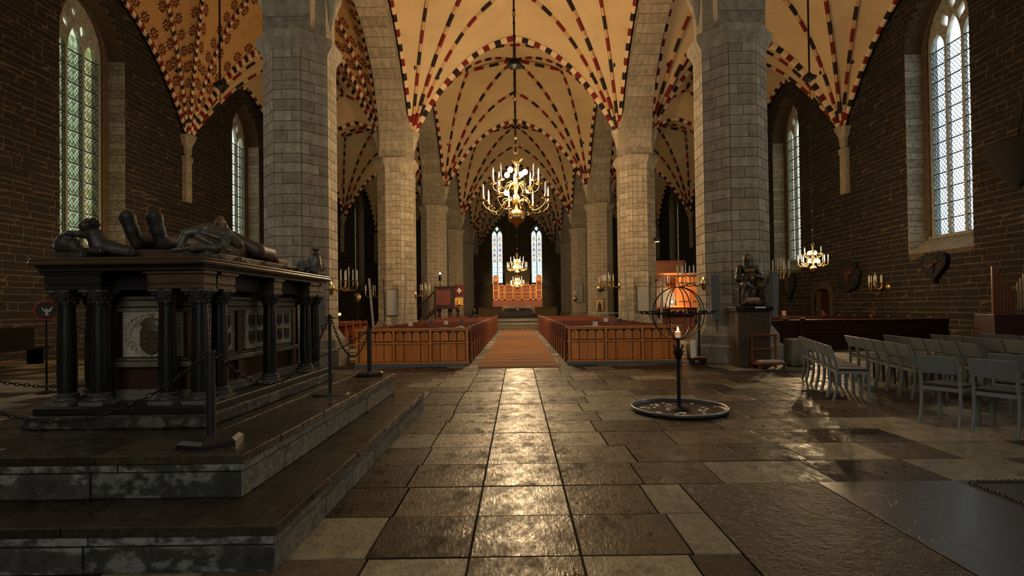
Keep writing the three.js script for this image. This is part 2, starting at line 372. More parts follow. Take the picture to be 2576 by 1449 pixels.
for (const side of [-1, 1]) {
  const w = struct(side < 0 ? 'wall_left' : 'wall_right', side < 0 ? 'dark rubble stone wall behind the tomb with tall lancet windows' : 'brown rubble stone wall behind the grey chairs with pale mortar joints');
  const rect = [[WEST - 1, -0.3], [EAST + 1, -0.3], [EAST + 1, 17], [WEST - 1, 17]];
  const holes = WIN.map((c) => pointed(c, HW, Y0, YS, YA)), back = WIN.map((c) => pointed(c, GW, GY0, GYS, GYA));
  if (side > 0) holes.push(pointed(DOOR[0], DOOR[1], 0.0, DOOR[2], DOOR[3]));
  const lay = (g, x) => uvm(g.rotateY(PI / 2).translate(x, 0, 0));
  part('masonry', [lay(prism(rect, 0.65, holes), side > 0 ? WX : -WX - 0.65), lay(prism(rect, 0.4, back), side > 0 ? WX + 0.65 : -WX - 1.05)], mats.mortar, w);
  const o = side > 0 ? (s, t, out) => [WX - out, t, s] : (s, t, out) => [-WX + out, t, -s];
  const stones = [], lo = side > 0 ? -EAST : WEST, hi = side > 0 ? -WEST : EAST;
  for (let y = 0.02; y < 15.8;) {
    const h = rr(0.15, 0.27), ym = y + h / 2;
    const gaps = WIN.map((c) => [c, ym > Y0 - 0.05 ? archHalf(ym, HW, YS, YA) : 0]);
    if (side > 0) gaps.push([DOOR[0], ym < DOOR[3] + 0.1 ? archHalf(ym, DOOR[1], DOOR[2], DOOR[3]) + 0.3 : 0]);
    const cut = gaps.filter((q) => q[1] > 0).map(([c, q]) => (side > 0 ? [-c - q, -c + q] : [c - q, c + q]));
    for (let s = lo + rr(0, 0.5); s < hi;) {
      const l = rr(0.3, 0.9) * (rnd() < 0.2 ? 1.35 : 1);
      let pieces = [[s, min(s + l, hi)]];
      for (const [a, b] of cut) pieces = pieces.flatMap(([p, q]) => (q <= a || p >= b ? [[p, q]] : [[p, min(q, a)], [max(p, b), q]].filter(([m, n]) => n - m > 0.09)));
      for (const [p, q] of pieces) stones.push({ p, q, y, h, s: shows(side * WX, ym, side > 0 ? (p + q) / 2 : -(p + q) / 2, q - p, h, -side, 0, 0) });
      s += l;
    }
    y += h;
  }
  stones.sort((a, b) => b.s - a.s);
  const rest = [];
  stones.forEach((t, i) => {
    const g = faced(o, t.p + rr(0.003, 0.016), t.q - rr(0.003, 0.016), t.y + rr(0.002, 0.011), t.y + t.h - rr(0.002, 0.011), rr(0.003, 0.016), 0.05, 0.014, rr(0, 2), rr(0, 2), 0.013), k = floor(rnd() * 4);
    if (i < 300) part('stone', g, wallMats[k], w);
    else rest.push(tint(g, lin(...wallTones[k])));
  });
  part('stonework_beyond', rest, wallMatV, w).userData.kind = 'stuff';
}
{
  const e = struct('wall_end', 'dim far end wall of the choir behind the gilded altarpiece');
  const rect = [[-WX - 1, -0.3], [WX + 1, -0.3], [WX + 1, 17], [-WX - 1, 17]];
  const eh = [-2.55, 2.55].map((c) => pointed(c, 0.95, 4.3, 11.2, 12.6)), eb = [-2.55, 2.55].map((c) => pointed(c, 0.76, 4.55, 11.0, 12.2));
  const em = std(lin(0.12, 0.09, 0.05), 0.92, { map: tRough, bumpMap: bStone, bumpScale: 0.02 });
  part('masonry', [prism(rect, 0.5, eh).translate(0, 0, -EAST - 0.5), prism(rect, 0.4, eb).translate(0, 0, -EAST - 0.9)], em, e);
  const ww = struct('wall_entrance', 'stone wall at the entrance end of the church');
  part('masonry', prism(rect, 0.6, WEST_WIN.map((c) => pointed(c, 1.9, 3.6, 11.2, 13.6))).translate(0, 0, 8), mats.mortar, ww);
}
// south door
{
  const d = struct('door_1', 'small dark arched wooden door low in the right wall');
  d.position.set(WX, 0, -DOOR[0]); d.rotation.y = PI / 2;
  part('leaf', prism(pointed(0, DOOR[1] - 0.02, 0.02, DOOR[2], DOOR[3] - 0.02), 0.06).translate(0, 0, 0.3), mats.mahogany, d);
  const surround = [[0.07, 0.052, 0.03], [0.055, 0.04, 0.023]].map((c) => stoneMat(lin(...c))), sur = [];
  for (let i = 0; i < 6; i++) for (const s of [-1, 1]) sur.push(box(0.3, 0.285, 0.1, s * (DOOR[1] + 0.15), 0.15 + i * 0.29, 0.0));
  for (const g of sur) part('surround_stone', g, pick(surround), d);
  part('arch_stone', prism([...pointed(0, DOOR[1] + 0.3, DOOR[2], DOOR[2] + 0.02, DOOR[3] + 0.38)], 0.1, [pointed(0, DOOR[1], DOOR[2] - 0.001, DOOR[2], DOOR[3]).slice(1, -1)]).translate(0, 0, -0.05), surround[1], d);
}

// ------------------------------------------------------------------ windows
const frost = (c, map, rough = 0.35) => phys(c, rough, { map, transmission: 1, thickness: 0, side: THREE.DoubleSide, specularIntensity: 0.3 });
const diamond = (a, b, edge) => canvasTex(128, 160, (x, w, h) => {
  x.fillStyle = a; x.fillRect(0, 0, w, h);
  for (let i = -1; i < 5; i++) for (let j = -1; j < 5; j++) {
    const cx = (i + 0.5 + (j % 2 ? 0.5 : 0)) * 32, cy = j * 40;
    x.fillStyle = rnd() < 0.45 ? b : a; x.beginPath(); x.moveTo(cx, cy - 38); x.lineTo(cx + 15, cy); x.lineTo(cx, cy + 38); x.lineTo(cx - 15, cy); x.fill();
  }
  x.fillStyle = edge; x.fillRect(0, 0, w, 9);
  x.fillStyle = '#9fc6b4'; x.fillRect(w - 9, 0, 9, h);
}, false);
const gLeft = frost(lin(0.100, 0.098, 0.078), diamond('#8f9a72', '#c9d2b8', '#f4f8ea'));
const gLeft2 = frost(lin(0.096, 0.100, 0.081), diamond('#86967c', '#bccfbf', '#eef8ee'));
const gRight = frost(lin(0.370, 0.400, 0.429), diamond('#dde8f2', '#f6fbff', '#ffffff'));
const gRight2 = frost(lin(0.244, 0.281, 0.311), diamond('#c4d6e2', '#e6f2f8', '#f2f8ff'));
const gFillClear = frost(lin(0.85, 0.87, 0.86), null, 0.15), gFillDim = frost(lin(0.200, 0.211, 0.207), null, 0.2);
const gFillWest = frost(lin(0.40, 0.40, 0.38), null, 0.2);  // unseen entrance windows added for front fill, glass tuned to suit
const gMid = frost(lin(0.178, 0.189, 0.174), diamond('#d0dcd4', '#f2f8f2', '#ffffff'));
const traceryMat = jambTones[1], leadMat = std(lin(0.012, 0.013, 0.014), 0.6);
const kite = (cx, cy, a, b, turn = 0) => { const p = []; for (let i = 0; i < 12; i++) { const t = -i / 12 * 2 * PI, r = 1 / (abs(cos(t)) ** 1.2 / a + abs(sin(t)) ** 1.2 / b); const x = r * cos(t), y = r * sin(t); p.push([cx + x * cos(turn) - y * sin(turn), cy + x * sin(turn) + y * cos(turn)]); } return p; };
let winNo = 0;
function lancet(label, pos, turn, glass, fine, o = {}) {
  const { gw = GW, y0 = GY0, ys = GYS, ya = GYA, lights = 3, deep = 0.7, bay = 0.62 } = o;
  const g = struct('window_' + ++winNo, label);
  g.position.set(...pos); g.rotation.y = turn;
  const pitch = 2 * (gw - 0.06) / lights, lw = (pitch - 0.09) / 2, cs = Array.from({ length: lights }, (_, i) => (i - (lights - 1) / 2) * pitch), base = y0 + 0.08;
  const tops = cs.map((c) => [ys - 0.25, ys + (abs(c) < 0.01 ? 0.75 : 0.35)]), holes = cs.map((c, i) => pointed(c, lw, base, ...tops[i], 6));
  const eyes = lights === 3 ? [kite(-0.36, ys + 0.68, 0.16, 0.3, 0.35), kite(0.36, ys + 0.68, 0.16, 0.3, -0.35), kite(0, ys + 1.22, 0.14, 0.26)] : [kite(0, ys + 0.62, 0.24, 0.3)];
  part('tracery', prism([...pointed(0, gw + 0.04, y0 - 0.02, ys, ya + 0.04)], 0.16, [...holes, ...eyes]).translate(0, 0, deep), traceryMat, g);
  const n = Math.ceil((tops[0][0] - base) / bay), ph = (tops[0][0] - base) / n;
  const pg = new THREE.PlaneGeometry(2 * lw, ph - 0.03).rotateY(PI);
  cs.forEach((c, i) => {
    for (let k = 0; k < n; k++) { const m = part('pane', pg, Array.isArray(glass) ? glass[(i + (o.mix ? k : 0)) % glass.length] : glass, g); m.position.set(c, base + (k + 0.5) * ph, deep + 0.08); }
    const head = new THREE.ShapeGeometry(shapeOf(pointed(c, lw, tops[i][0], tops[i][0] + 0.001, tops[i][1], 6)));
    const uv = head.attributes.uv; for (let q = 0; q < uv.count; q++) uv.setXY(q, (uv.getX(q) - c) / (2 * lw) + 0.5, (uv.getY(q) - tops[i][0]) / ph * 0.94);
    part('pane', head.translate(0, 0, deep + 0.08), Array.isArray(glass) ? glass[i % glass.length] : glass, g);
  });
  for (const e of eyes) { const q = new THREE.ShapeGeometry(shapeOf(e)); part('pane', q.translate(0, 0, deep + 0.08), Array.isArray(glass) ? glass[0] : glass, g); }
  const bars = [];
  for (const c of cs) for (let k = 0; k <= n; k++) bars.push(box(2 * lw, 0.034, 0.05, c, base + k * ph, deep + 0.06));
  part('saddle_bars', bars, leadMat, g);
  if (!fine) return g;
  const cames = [], lx = 0.145, ly = ph / 3;
  for (const c of cs) for (let k = 0; k < n; k++) {
    const b0 = base + k * ph, slope = ly / lx;
    for (const s of [-1, 1]) for (let q = -8; q < 12; q++) {                     // lines y = b0 + s * slope * (x - c) + q * ly, cut to the panel
      let x0 = c - lw, x1 = c + lw;
      const at = (x) => b0 + s * slope * (x - c) + q * ly, ax = (y) => c + (y - b0 - q * ly) / (s * slope);
      const a = ax(b0), b = ax(b0 + ph), m0 = max(x0, min(a, b)), m1 = min(x1, max(a, b));
      if (m1 - m0 > 0.02) cames.push(box(hypot(m1 - m0, at(m1) - at(m0)), 0.011, 0.012, (m0 + m1) / 2, (at(m0) + at(m1)) / 2, deep + 0.07, 0, 0, Math.atan2(at(m1) - at(m0), m1 - m0)));
    }
    cames.push(box(0.012, ph, 0.014, c - lw + 0.05, b0 + ph / 2, deep + 0.07), box(0.012, ph, 0.014, c + lw - 0.05, b0 + ph / 2, deep + 0.07));
  }
  part('lead_cames', cames, leadMat, g).userData.kind = 'stuff';
  // dressed stones of the two jambs, and the sloping sill
  for (const s of [-1, 1]) {
    const f = s > 0 ? (a, t, out) => [HW - out, t, a] : (a, t, out) => [-HW + out, t, -a];
    for (let y = Y0 + 0.05; y < YS - 0.1;) { const h = rr(0.2, 0.36); part('jamb_stone', faced(f, s > 0 ? 0.004 : -0.646, s > 0 ? 0.646 : -0.004, y + 0.004, y + h - 0.004, rr(0.008, 0.02), 0.03, 0.008, rr(0, 2), rr(0, 2), 0.003), pick(jambTones), g); y += h; }
  }
  const q = [[-HW, Y0, 0.001], [HW, Y0, 0.001], [HW, 3.8, 0.66], [-HW, 3.8, 0.66]];
  part('sill', [quads([[q[1], q[0], q[3], q[2]]]), box(2 * GW + 0.12, 0.09, 0.16, 0, 3.85, 0.68)], stoneMat(lin(0.26, 0.245, 0.20), 0.85), g);
  return g;
}
const bayName = ['behind the viewer', 'beside the viewer', 'nearest', 'second', 'third', 'fourth', 'fifth'];
WIN.forEach((c, i) => {
  const fine = i === 2 || i === 3;
  lancet(i === 2 ? 'tall greenish leaded lancet window above the tomb at far left' : `${bayName[i]} tall leaded lancet window in the left wall`, [-WX, 0, -c], -PI / 2, i === 2 ? [gLeft, gLeft2] : i === 1 ? gFillClear : i === 0 ? gFillDim : gMid, fine);
  lancet(i === 2 ? 'tall bright blue-white leaded window in the right wall above the chairs' : `${bayName[i]} tall leaded lancet window in the right wall`, [WX, 0, -c], PI / 2, i === 2 ? [gRight, gRight, gRight2] : i === 1 ? gFillClear : i === 0 ? gFillDim : gMid, fine);
});
WEST_WIN.forEach((c, i) => lancet(`${ORD[i]} unseen lancet window of the entrance wall, put behind the viewer for front fill`, [c, 0, 8], 0, gFillWest, false, { gw: 1.9, y0: 3.6, ys: 11.2, ya: 13.6, deep: 0.25, lights: 3 }));
// choir windows with painted figures
const paint = ['#2b4a8c', '#8c1f22', '#d8b04a', '#3f7a4a', '#6d3a78', '#c9d6e6'];
const saint = (v) => canvasTex(64, 80, (x, w, h) => {
  x.fillStyle = '#e8eef0'; x.fillRect(0, 0, w, h);
  if (v === 0) { for (let i = 0; i < 40; i++) { x.fillStyle = ['#b9d2d6', '#dfe8ea', '#8fb0b4'][floor(rnd() * 3)]; x.fillRect(floor(rnd() * 5) * 13, floor(rnd() * 6) * 13, 12, 12); } return; }
  x.fillStyle = '#c2cfd6'; x.fillRect(8, 3, 48, 74); x.fillStyle = paint[v % 3]; x.beginPath(); x.moveTo(14, 76); x.lineTo(14, 24); x.lineTo(32, 5); x.lineTo(50, 24); x.lineTo(50, 76); x.fill(); x.fillStyle = '#d5dee2'; x.fillRect(19, 26, 26, 50); x.fillStyle = paint[2]; x.beginPath(); x.arc(32, 20, 12, 0, 7); x.fill();
  x.fillStyle = '#e0b9a0'; x.beginPath(); x.arc(32, 20, 7, 0, 7); x.fill();
  x.fillStyle = paint[(v + 1) % 5]; x.beginPath(); x.moveTo(32, 28); x.lineTo(46, 74); x.lineTo(18, 74); x.fill(); x.fillStyle = paint[(v + 3) % 5]; x.fillRect(26, 36, 10, 26);
}, false);
const gSaints = [0, 1, 2, 3, 4].map((v) => frost(lin(0.170, 0.180, 0.189), saint(v), 0.25));
for (const s of [-1, 1]) {
  const g = lancet(s < 0 ? 'left choir window of stained glass figures above the altarpiece' : 'right choir window of stained glass figures above the altarpiece', [s * 2.55, 0, -EAST], PI, gSaints[0], false, { gw: 0.76, y0: 4.55, ys: 11.0, ya: 12.2, lights: 2, deep: 0.62, bay: 0.72 });
  let k = 0;
  for (const m of g.children) if (m.name === 'pane' && m.position.y > 7.6) m.material = gSaints[1 + (k++ * 3 + (s > 0 ? 1 : 0)) % 4];
}
// ------------------------------------------------------------------ vaults
const SPRING = 9.4, APEX = 13.9, BOSS = 15.4;
const rise = (t) => 1 - (0.76 * pow(1 - t, 2.35) + 0.24 * (1 - t));
const ribPaint = (bands, lines, len) => { const t = canvasTex(64, 512, (x, w, h) => {
  x.fillStyle = '#d9b98c'; x.fillRect(0, 0, w, h);
  if (lines) { x.fillStyle = '#5a3a24'; x.fillRect(15, 0, 4, h); x.fillRect(45, 0, 4, h); }
  for (const [a, b, c] of bands) { x.fillStyle = c; x.fillRect(0, a * h, w, (b - a) * h); }
}); t.repeat.set(1, 1 / len); return t; };
const RED = '#7c1a12', BLK = '#241a16', WHT = '#efdcba';
const tRib = ribPaint([[0.02, 0.33, RED], [0.52, 0.83, BLK]], true, 1.75), tEdge = ribPaint([[0, 0.25, RED], [0.25, 0.5, WHT], [0.5, 0.75, BLK], [0.75, 1, WHT]], false, 1.2);
const tChevron = canvasTex(64, 512, (x, w, h) => {
  x.fillStyle = '#cfa874'; x.fillRect(0, 0, w, h);
  for (let i = 0; i < 12; i++) { x.fillStyle = [RED, WHT, BLK, WHT][i % 4]; const y = i * h / 12, q = h / 12; x.beginPath(); x.moveTo(0, y); x.lineTo(32, y + 26); x.lineTo(64, y); x.lineTo(64, y + q); x.lineTo(32, y + 26 + q); x.lineTo(0, y + q); x.fill(); }
}); tChevron.repeat.set(1, 1 / 2.2);
// leaf sprays painted beside the ribs of one bay: u runs away from the rib, v along it
const tLeaf = canvasTex(512, 512, (x, w, h) => {
  x.fillStyle = '#d8b98a'; x.fillRect(0, 0, w, h);
  for (let i = 0; i < 500; i++) { x.fillStyle = rnd() < 0.5 ? 'rgba(200,165,115,0.25)' : 'rgba(225,195,150,0.25)'; x.beginPath(); x.arc(rnd() * w, rnd() * h, rr(5, 30), 0, 7); x.fill(); }
  x.strokeStyle = '#5a2412'; x.lineWidth = 5; x.beginPath(); x.moveTo(20, 0); x.lineTo(20, h); x.stroke();
  for (let i = 0; i < 4; i++) {
    const cy = i * 128 + 64, cx = 58;
    for (let k = 0; k < 9; k++) { const a = k / 9 * 2 * PI; x.fillStyle = k % 2 ? '#6b2a14' : '#472012'; x.beginPath(); x.ellipse(cx + 22 * cos(a), cy + 32 * sin(a), 15, 6, a + 0.6, 0, 7); x.fill(); }
    x.fillStyle = '#8a4a22'; x.beginPath(); x.arc(cx, cy, 10, 0, 7); x.fill();
    x.strokeStyle = '#5a2412'; x.lineWidth = 3; x.beginPath(); x.moveTo(20, cy + 30); x.quadraticCurveTo(50, cy + 10, cx, cy); x.stroke();
  }
}); tLeaf.repeat.set(1 / 2.6, 1 / 2.6);
const leafMat = std(lin(0.66, 0.52, 0.36), 0.92, { map: tLeaf });
const ribMat = std(lin(0.78, 0.70, 0.62), 0.9, { map: tRib }), edgeMat = std(lin(0.78, 0.70, 0.62), 0.9, { map: tEdge }), chevMat = std(lin(0.78, 0.70, 0.62), 0.9, { map: tChevron });
const ceil = struct('ceiling', 'painted star vaults with red and black banded ribs on ochre plaster');
part('roof', span(-WX - 1.1, WX + 1.1, 16.7, 17, -EAST - 1, 8.6), mats.mortar, ceil);
const curve = (C, E, n = 18) => Array.from({ length: n + 1 }, (_, i) => { const t = i / n; return V(lerp(C.x, E.x, t), C.y + (E.y - C.y) * rise(t), lerp(C.z, E.z, t)); });
const straight = (A, B, n = 6) => Array.from({ length: n + 1 }, (_, i) => V(lerp(A.x, B.x, i / n), lerp(A.y, B.y, i / n), lerp(A.z, B.z, i / n)));
function ribGeo(pts, w = 0.15, dp = 0.17, from = 0) {
  const pos = [], uv = [], prof = [[-w, 0.03], [-w * 0.62, -dp], [w * 0.62, -dp], [w, 0.03]], us = [0, 0.22, 0.78, 1];
  let len = from, prev = null;
  const ring = pts.map((p, i) => {
    const a = pts[max(0, i - 1)], b = pts[min(pts.length - 1, i + 1)], t = b.clone().sub(a).normalize(), s = V(t.z, 0, -t.x).normalize(), u = s.clone().cross(t).normalize();
    if (u.y < 0) u.negate();
    if (prev) len += p.distanceTo(prev);
    prev = p;
    return { q: prof.map(([x, y]) => p.clone().addScaledVector(s, x).addScaledVector(u, y)), v: len };
  });
  for (let i = 0; i + 1 < ring.length; i++) for (let k = 0; k < 3; k++) {
    const a = ring[i], b = ring[i + 1], c = [[a, k], [b, k], [b, k + 1], [a, k], [b, k + 1], [a, k + 1]];
    for (const [r, j] of c) { pos.push(...r.q[j].toArray()); uv.push(us[j], r.v); }
  }
  const g = new THREE.BufferGeometry();
  g.setAttribute('position', new THREE.BufferAttribute(new Float32Array(pos), 3));
  g.setAttribute('uv', new THREE.BufferAttribute(new Float32Array(uv), 2));
  g.computeVertexNormals();
  return g;
}
function webGeo(a, b, leaf) {                    // a sheet between two ribs that start from the same corner
  const pos = [], uv = [], idx = [], m = 8, n = a.length - 1;
  let len = 0;
  for (let i = 0; i <= n; i++) {
    if (i) len += a[i].distanceTo(a[i - 1]);
    const w = a[i].distanceTo(b[i]);
    for (let k = 0; k <= m; k++) {
      const s = k / m, p = a[i].clone().lerp(b[i], s);
      p.y += 0.16 * sin(PI * s) * (i / n) * min(1, w);
      pos.push(p.x, p.y, p.z);
      if (leaf) uv.push(min(s, 1 - s) * w, len); else uv.push(p.x, p.z + p.y * 0.5);
    }
  }
  for (let i = 0; i < n; i++) for (let k = 0; k < m; k++) { const q = i * (m + 1) + k; idx.push(q, q + 1, q + m + 2, q, q + m + 2, q + m + 1); }
  const g = new THREE.BufferGeometry();
  g.setAttribute('position', new THREE.BufferAttribute(new Float32Array(pos), 3));
  g.setAttribute('uv', new THREE.BufferAttribute(new Float32Array(uv), 2));
  g.setIndex(idx); g.computeVertexNormals();
  return g;
}
mats.plaster.side = THREE.DoubleSide; leafMat.side = THREE.DoubleSide;
const farRibs = { rib: [], edge: [] }, slots = [];
D.slice(0, -1).forEach((d0, i) => [[-WX + 0.2, -6.22], [-4.76, 4.76], [6.22, WX - 0.2]].forEach(([x0, x1], j) => {
  const d1 = D[i + 1], xm = (x0 + x1) / 2, dm = (d0 + d1) / 2, leaf = j === 0 && i === 2, near = i >= 2 && i <= 4;
  const B = V(xm, BOSS, -dm), corner = [[x0, d0], [x1, d0], [x1, d1], [x0, d1]].map(([x, d]) => V(x, SPRING, -d));
  const mid = [V(xm, APEX, -d0), V(x1, APEX, -dm), V(xm, APEX, -d1), V(x0, APEX, -dm)], node = mid.map((m) => V(lerp(B.x, m.x, 0.55), 14.8, lerp(B.z, m.z, 0.55)));
  const webs = [], ribs = [], edges = [];
  corner.forEach((C, k) => {
    const diag = curve(C, B);
    ribs.push(diag);
    for (const e of [k, (k + 3) % 4]) {
      const ed = curve(C, mid[e]), ti = curve(C, node[e]);
      webs.push(webGeo(ed, ti, leaf), webGeo(ti, diag, leaf));
      ribs.push(ti);
      if (e === 2 || (e === 0 && i === 2) || e === 1 || e === 3) edges.push([ed, e]);
      if (near) { const q = ed[5].clone().lerp(ti[5], 0.75); slots.push(box(0.06, 0.16, 0.1, q.x, q.y + 0.02, q.z)); }
    }
  });
  node.forEach((n) => ribs.push(straight(n, B)));
  part('vault_web', webs.map(fin), leaf ? leafMat : mats.plaster, ceil);
  if (i < 2) return;
  for (const r of ribs) { const g = ribGeo(r, leaf ? 0.07 : 0.085, 0.09, rr(0, 3)); if (near) part('rib', g, leaf ? chevMat : ribMat, ceil); else farRibs.rib.push(g); }
  for (const [r, e] of edges) { const g = ribGeo(r, e % 2 ? 0.08 : 0.105, e % 2 ? 0.09 : 0.14, rr(0, 3)); if (near) part('transverse_rib', g, leaf ? chevMat : edgeMat, ceil); else farRibs.edge.push(g); }
  part('boss', lathe([[0, -0.26], [0.16, -0.24], [0.3, -0.12], [0.3, 0.05]], 12, B.x, B.y, B.z), edgeMat, ceil);
}));
part('ribs_beyond', farRibs.rib, ribMat, ceil).userData.kind = 'stuff';
part('transverse_ribs_beyond', farRibs.edge, edgeMat, ceil).userData.kind = 'stuff';
part('vent_slots', slots, mats.iron, ceil).userData.kind = 'stuff';

// ------------------------------------------------------------------ arcades: pointed arches between the pillars
let trimNo = 0;
const archStone = [[0.40, 0.34, 0.245], [0.36, 0.30, 0.215], [0.45, 0.385, 0.28]].map((c) => stoneMat(lin(...c), 0.92));
for (const side of [-1, 1]) D.slice(0, -1).forEach((d0, i) => {
  const d1 = D[i + 1], dm = (d0 + d1) / 2, hs = (d1 - d0) / 2 - 0.8, y0 = 8.5, Hh = 4.75, r = (hs * hs + Hh * Hh) / (2 * hs), T = 0.58;
  const at = (t, off = 0) => { const a = t * Math.asin(min(1, Hh / r)); return [dm - hs + r - (r + off) * cos(a), y0 + (r + off) * sin(a)]; };    // from the spring to the crown
  const N = 20, half = Array.from({ length: N + 1 }, (_, k) => at(k / N)), other = half.slice(0, -1).reverse().map(([d, y]) => [2 * dm - d, y]);
  const A = struct('trim_' + ++trimNo, `${['entrance', 'camera', 'first', 'second', 'third', 'fourth', 'last'][i]} bay's pointed stone arch ${side < 0 ? 'left' : 'right'} of the nave`); A.position.x = side * PX;
  part('spandrel', uvm(prism([[d0, 8.15], [d0 + 0.8, 8.15], ...half, ...other, [d1 - 0.8, 8.15], [d1, 8.15], [d1, 16.7], [d0, 16.7]], 2 * T).rotateY(PI / 2).translate(-T, 0, 0)), archStone[1], A);
  const near = i >= 2 && i <= 4, n = near ? 17 : 10;
  for (const m of [-1, 1]) for (let k = 0; k < n; k++) {
    const e = 0.0012, p = [[k / n + e, -0.025], [(k + 1) / n - e, -0.025], [(k + 1) / n - e, 0.44], [k / n + e, 0.44]].map(([t, off]) => at(t, off)).map(([d, y]) => (m < 0 ? [d, y] : [2 * dm - d, y]));
    const X = T + 0.03, c = 0.05, a = (q, x) => [x, q[1], -q[0]];
    const pr = m < 0 ? p : [p[1], p[0], p[3], p[2]];
    const R_ = pr.map((q, z) => a(q, z < 2 ? X - c : X)), L_ = pr.map((q, z) => a(q, z < 2 ? -X + c : -X));
    part('voussoir', quads([[R_[0], R_[1], R_[2], R_[3]], [L_[1], L_[0], L_[3], L_[2]], [L_[0], L_[1], R_[1], R_[0]], [R_[1], L_[1], L_[2], R_[2]], [L_[0], R_[0], R_[3], L_[3]]], rr(0, 2), rr(0, 2)), pick(archStone), A);
  }
});

// ------------------------------------------------------------------ octagonal pillars
const oct = (pts, y = 0) => flat(new THREE.LatheGeometry(pts.map(([r, h]) => new THREE.Vector2(r / cos(PI / 8), h)), 8, PI / 8).translate(0, y, 0));
const AP = 0.8, TAN = Math.tan(PI / 8);
const courses = [0.27, 0.24, 0.22, 0.26, 0.3, 0.23, 0.25];
const blockGeo = new Map();
function block(type, h, v) {                                // type: 0 whole face, 1 left part, 2 right part; cut at 0.1 of the face off its middle
  const key = [type, h, v].join();
  if (!blockGeo.has(key)) {
    const w = AP * TAN, cut = (v - 1) * 0.12, s0 = type === 2 ? cut + 0.003 : -w, s1 = type === 1 ? cut - 0.003 : w;
    const o = (s, t, out) => [abs(s) >= w - 0.002 ? Math.sign(s) * (AP + out) * TAN : s, t, AP + out];
    blockGeo.set(key, faced(o, s0, s1, 0.003, h - 0.003, 0.008, 0.05, 0.005, v * 1.37, type * 0.9));
  }
  return blockGeo.get(key);
}
D.slice(1, -1).forEach((d, i) => [-1, 1].forEach((side) => {
  const who = ['the nearest', 'first', 'second', 'third', 'fourth', 'fifth'][i];
  const P = thing('pillar', i === 1 ? (side < 0 ? 'massive octagonal grey stone pillar behind the tomb' : 'massive octagonal grey stone pillar behind the seated statue') : `${i ? who : 'entrance'} octagonal stone pillar down the ${side < 0 ? 'left' : 'right'} side of the nave`, 'pillar', [side * PX, 0, -d]);
  part('plinth', oct([[0, 0.44], [1.02, 0.44], [1.06, 0.4], [1.06, 0]].reverse()), mats.pier, P);
  part('base', oct([[0.98, 0.4], [0.98, 0.66], [0.94, 0.7], [0.84, 0.86], [0.8, 0.92]]), mats.pier, P);
  part('core', oct([[AP - 0.004, 0.85], [AP - 0.004, 8.0]]), mats.joint, P);
  part('capital', oct([[AP - 0.02, 7.72], [AP + 0.02, 7.74], [AP + 0.03, 7.8], [AP + 0.15, 7.98], [AP + 0.16, 8.12], [AP + 0.13, 8.16], [0, 8.17]]), pierTones[0], P);
  part('upper_shaft', oct([[0.78, 8.14], [0.78, 11.2], [0, 11.2]]), pierTones[1], P);
  // corbels of the vault ribs on the nave and aisle sides
  for (const s of [-1, 1]) part('corbel', new THREE.LatheGeometry([[0.02, 8.55], [0.1, 8.75], [0.16, 9.0], [0.3, 9.38], [0.3, 9.48]].map(([r, h]) => new THREE.Vector2(r, h)), 8).translate(s * 0.78, 0, 0), pierTones[2], P);
  const rest = [];
  let y = 0.92, n = 0;
  while (y < 7.7) {
    const h = y + courses[n % 7] > 7.72 ? 7.74 - y : courses[n % 7];
    for (let f = 0; f < 8; f++) {
      const a = f * PI / 4, nx = sin(a), nz = cos(a), seen = shows(side * PX + nx * AP, y, -d + nz * AP, 0.6, h, nx, 0, nz) > 0 && (i === 1 || i === 2);
      const two = (n + f) % 2 === 0, v = floor(rnd() * 3);
      for (const type of two ? [1, 2] : [0]) {
        const hh = round(h * 100) / 100, g = block(type, hh, v);
        if (seen) { const m = part('block', g, pick(pierTones), P); m.position.y = y; m.rotation.y = a; }
        else rest.push(g.clone().rotateY(a).translate(0, y, 0));
      }
    }
    y += h; n++;
    if (h < 0.2) break;
  }
  if (rest.length) part('blocks_beyond', rest, pierTones[0], P).userData.kind = 'stuff';
}));
const respondMat = pierTones[1];
// responds of the vault on the side walls
D.slice(1, -1).forEach((d, i) => [-1, 1].forEach((side) => {
  const R_ = thing('wall_corbel', `${['entrance', 'first', 'second', 'third', 'fourth', 'fifth'][i]} stone vault corbel with hanging pilaster on the ${side < 0 ? 'left' : 'right'} wall`, 'corbel', [side * WX, 0, -d]);
  part('corbel', oct([[0.05, 8.5], [0.16, 8.65], [0.18, 9.0], [0.34, 9.4], [0.36, 9.5], [0, 9.5]]).translate(-side * 0.12, 0, 0), respondMat, R_);
  part('pilaster', [box(0.2, 1.9, 0.42, -side * 0.1, 7.4, 0), box(0.26, 0.25, 0.5, -side * 0.1, 8.42, 0)], respondMat, R_);
}));
// ------------------------------------------------------------------ brass chandeliers
function armGeo(R, drop, up, r, curl = 1) {                // an S-curved arm in the x-y plane from the stem to its candle
  const g = [tube([[0.06, 0, 0], [0.2 * R, 0.13 * curl, 0], [0.38 * R, 0.02, 0], [0.55 * R, -drop, 0], [0.8 * R, -drop * 0.92, 0], [R, -drop * 0.2, 0], [R, up, 0]], r, 22, 6)];
  g.push(tube([[0.2 * R, 0.1, 0], [0.32 * R, 0.17, 0], [0.42 * R, 0.1, 0], [0.38 * R, 0.03, 0], [0.33 * R, 0.06, 0]], r * 0.7, 12, 5));   // leafy curl
  g.push(tube([[0.7 * R, -drop, 0], [0.74 * R, -drop + 0.1, 0], [0.68 * R, -drop + 0.13, 0], [0.65 * R, -drop + 0.08, 0]], r * 0.6, 10, 5));
  return merge(g);
}
const candleGeo = (h, r) => merge([cyl(r, r * 0.8, h, 8), lathe([[r * 0.8, h], [r * 0.3, h + r], [0.001, h + r * 2.6]], 6)]);
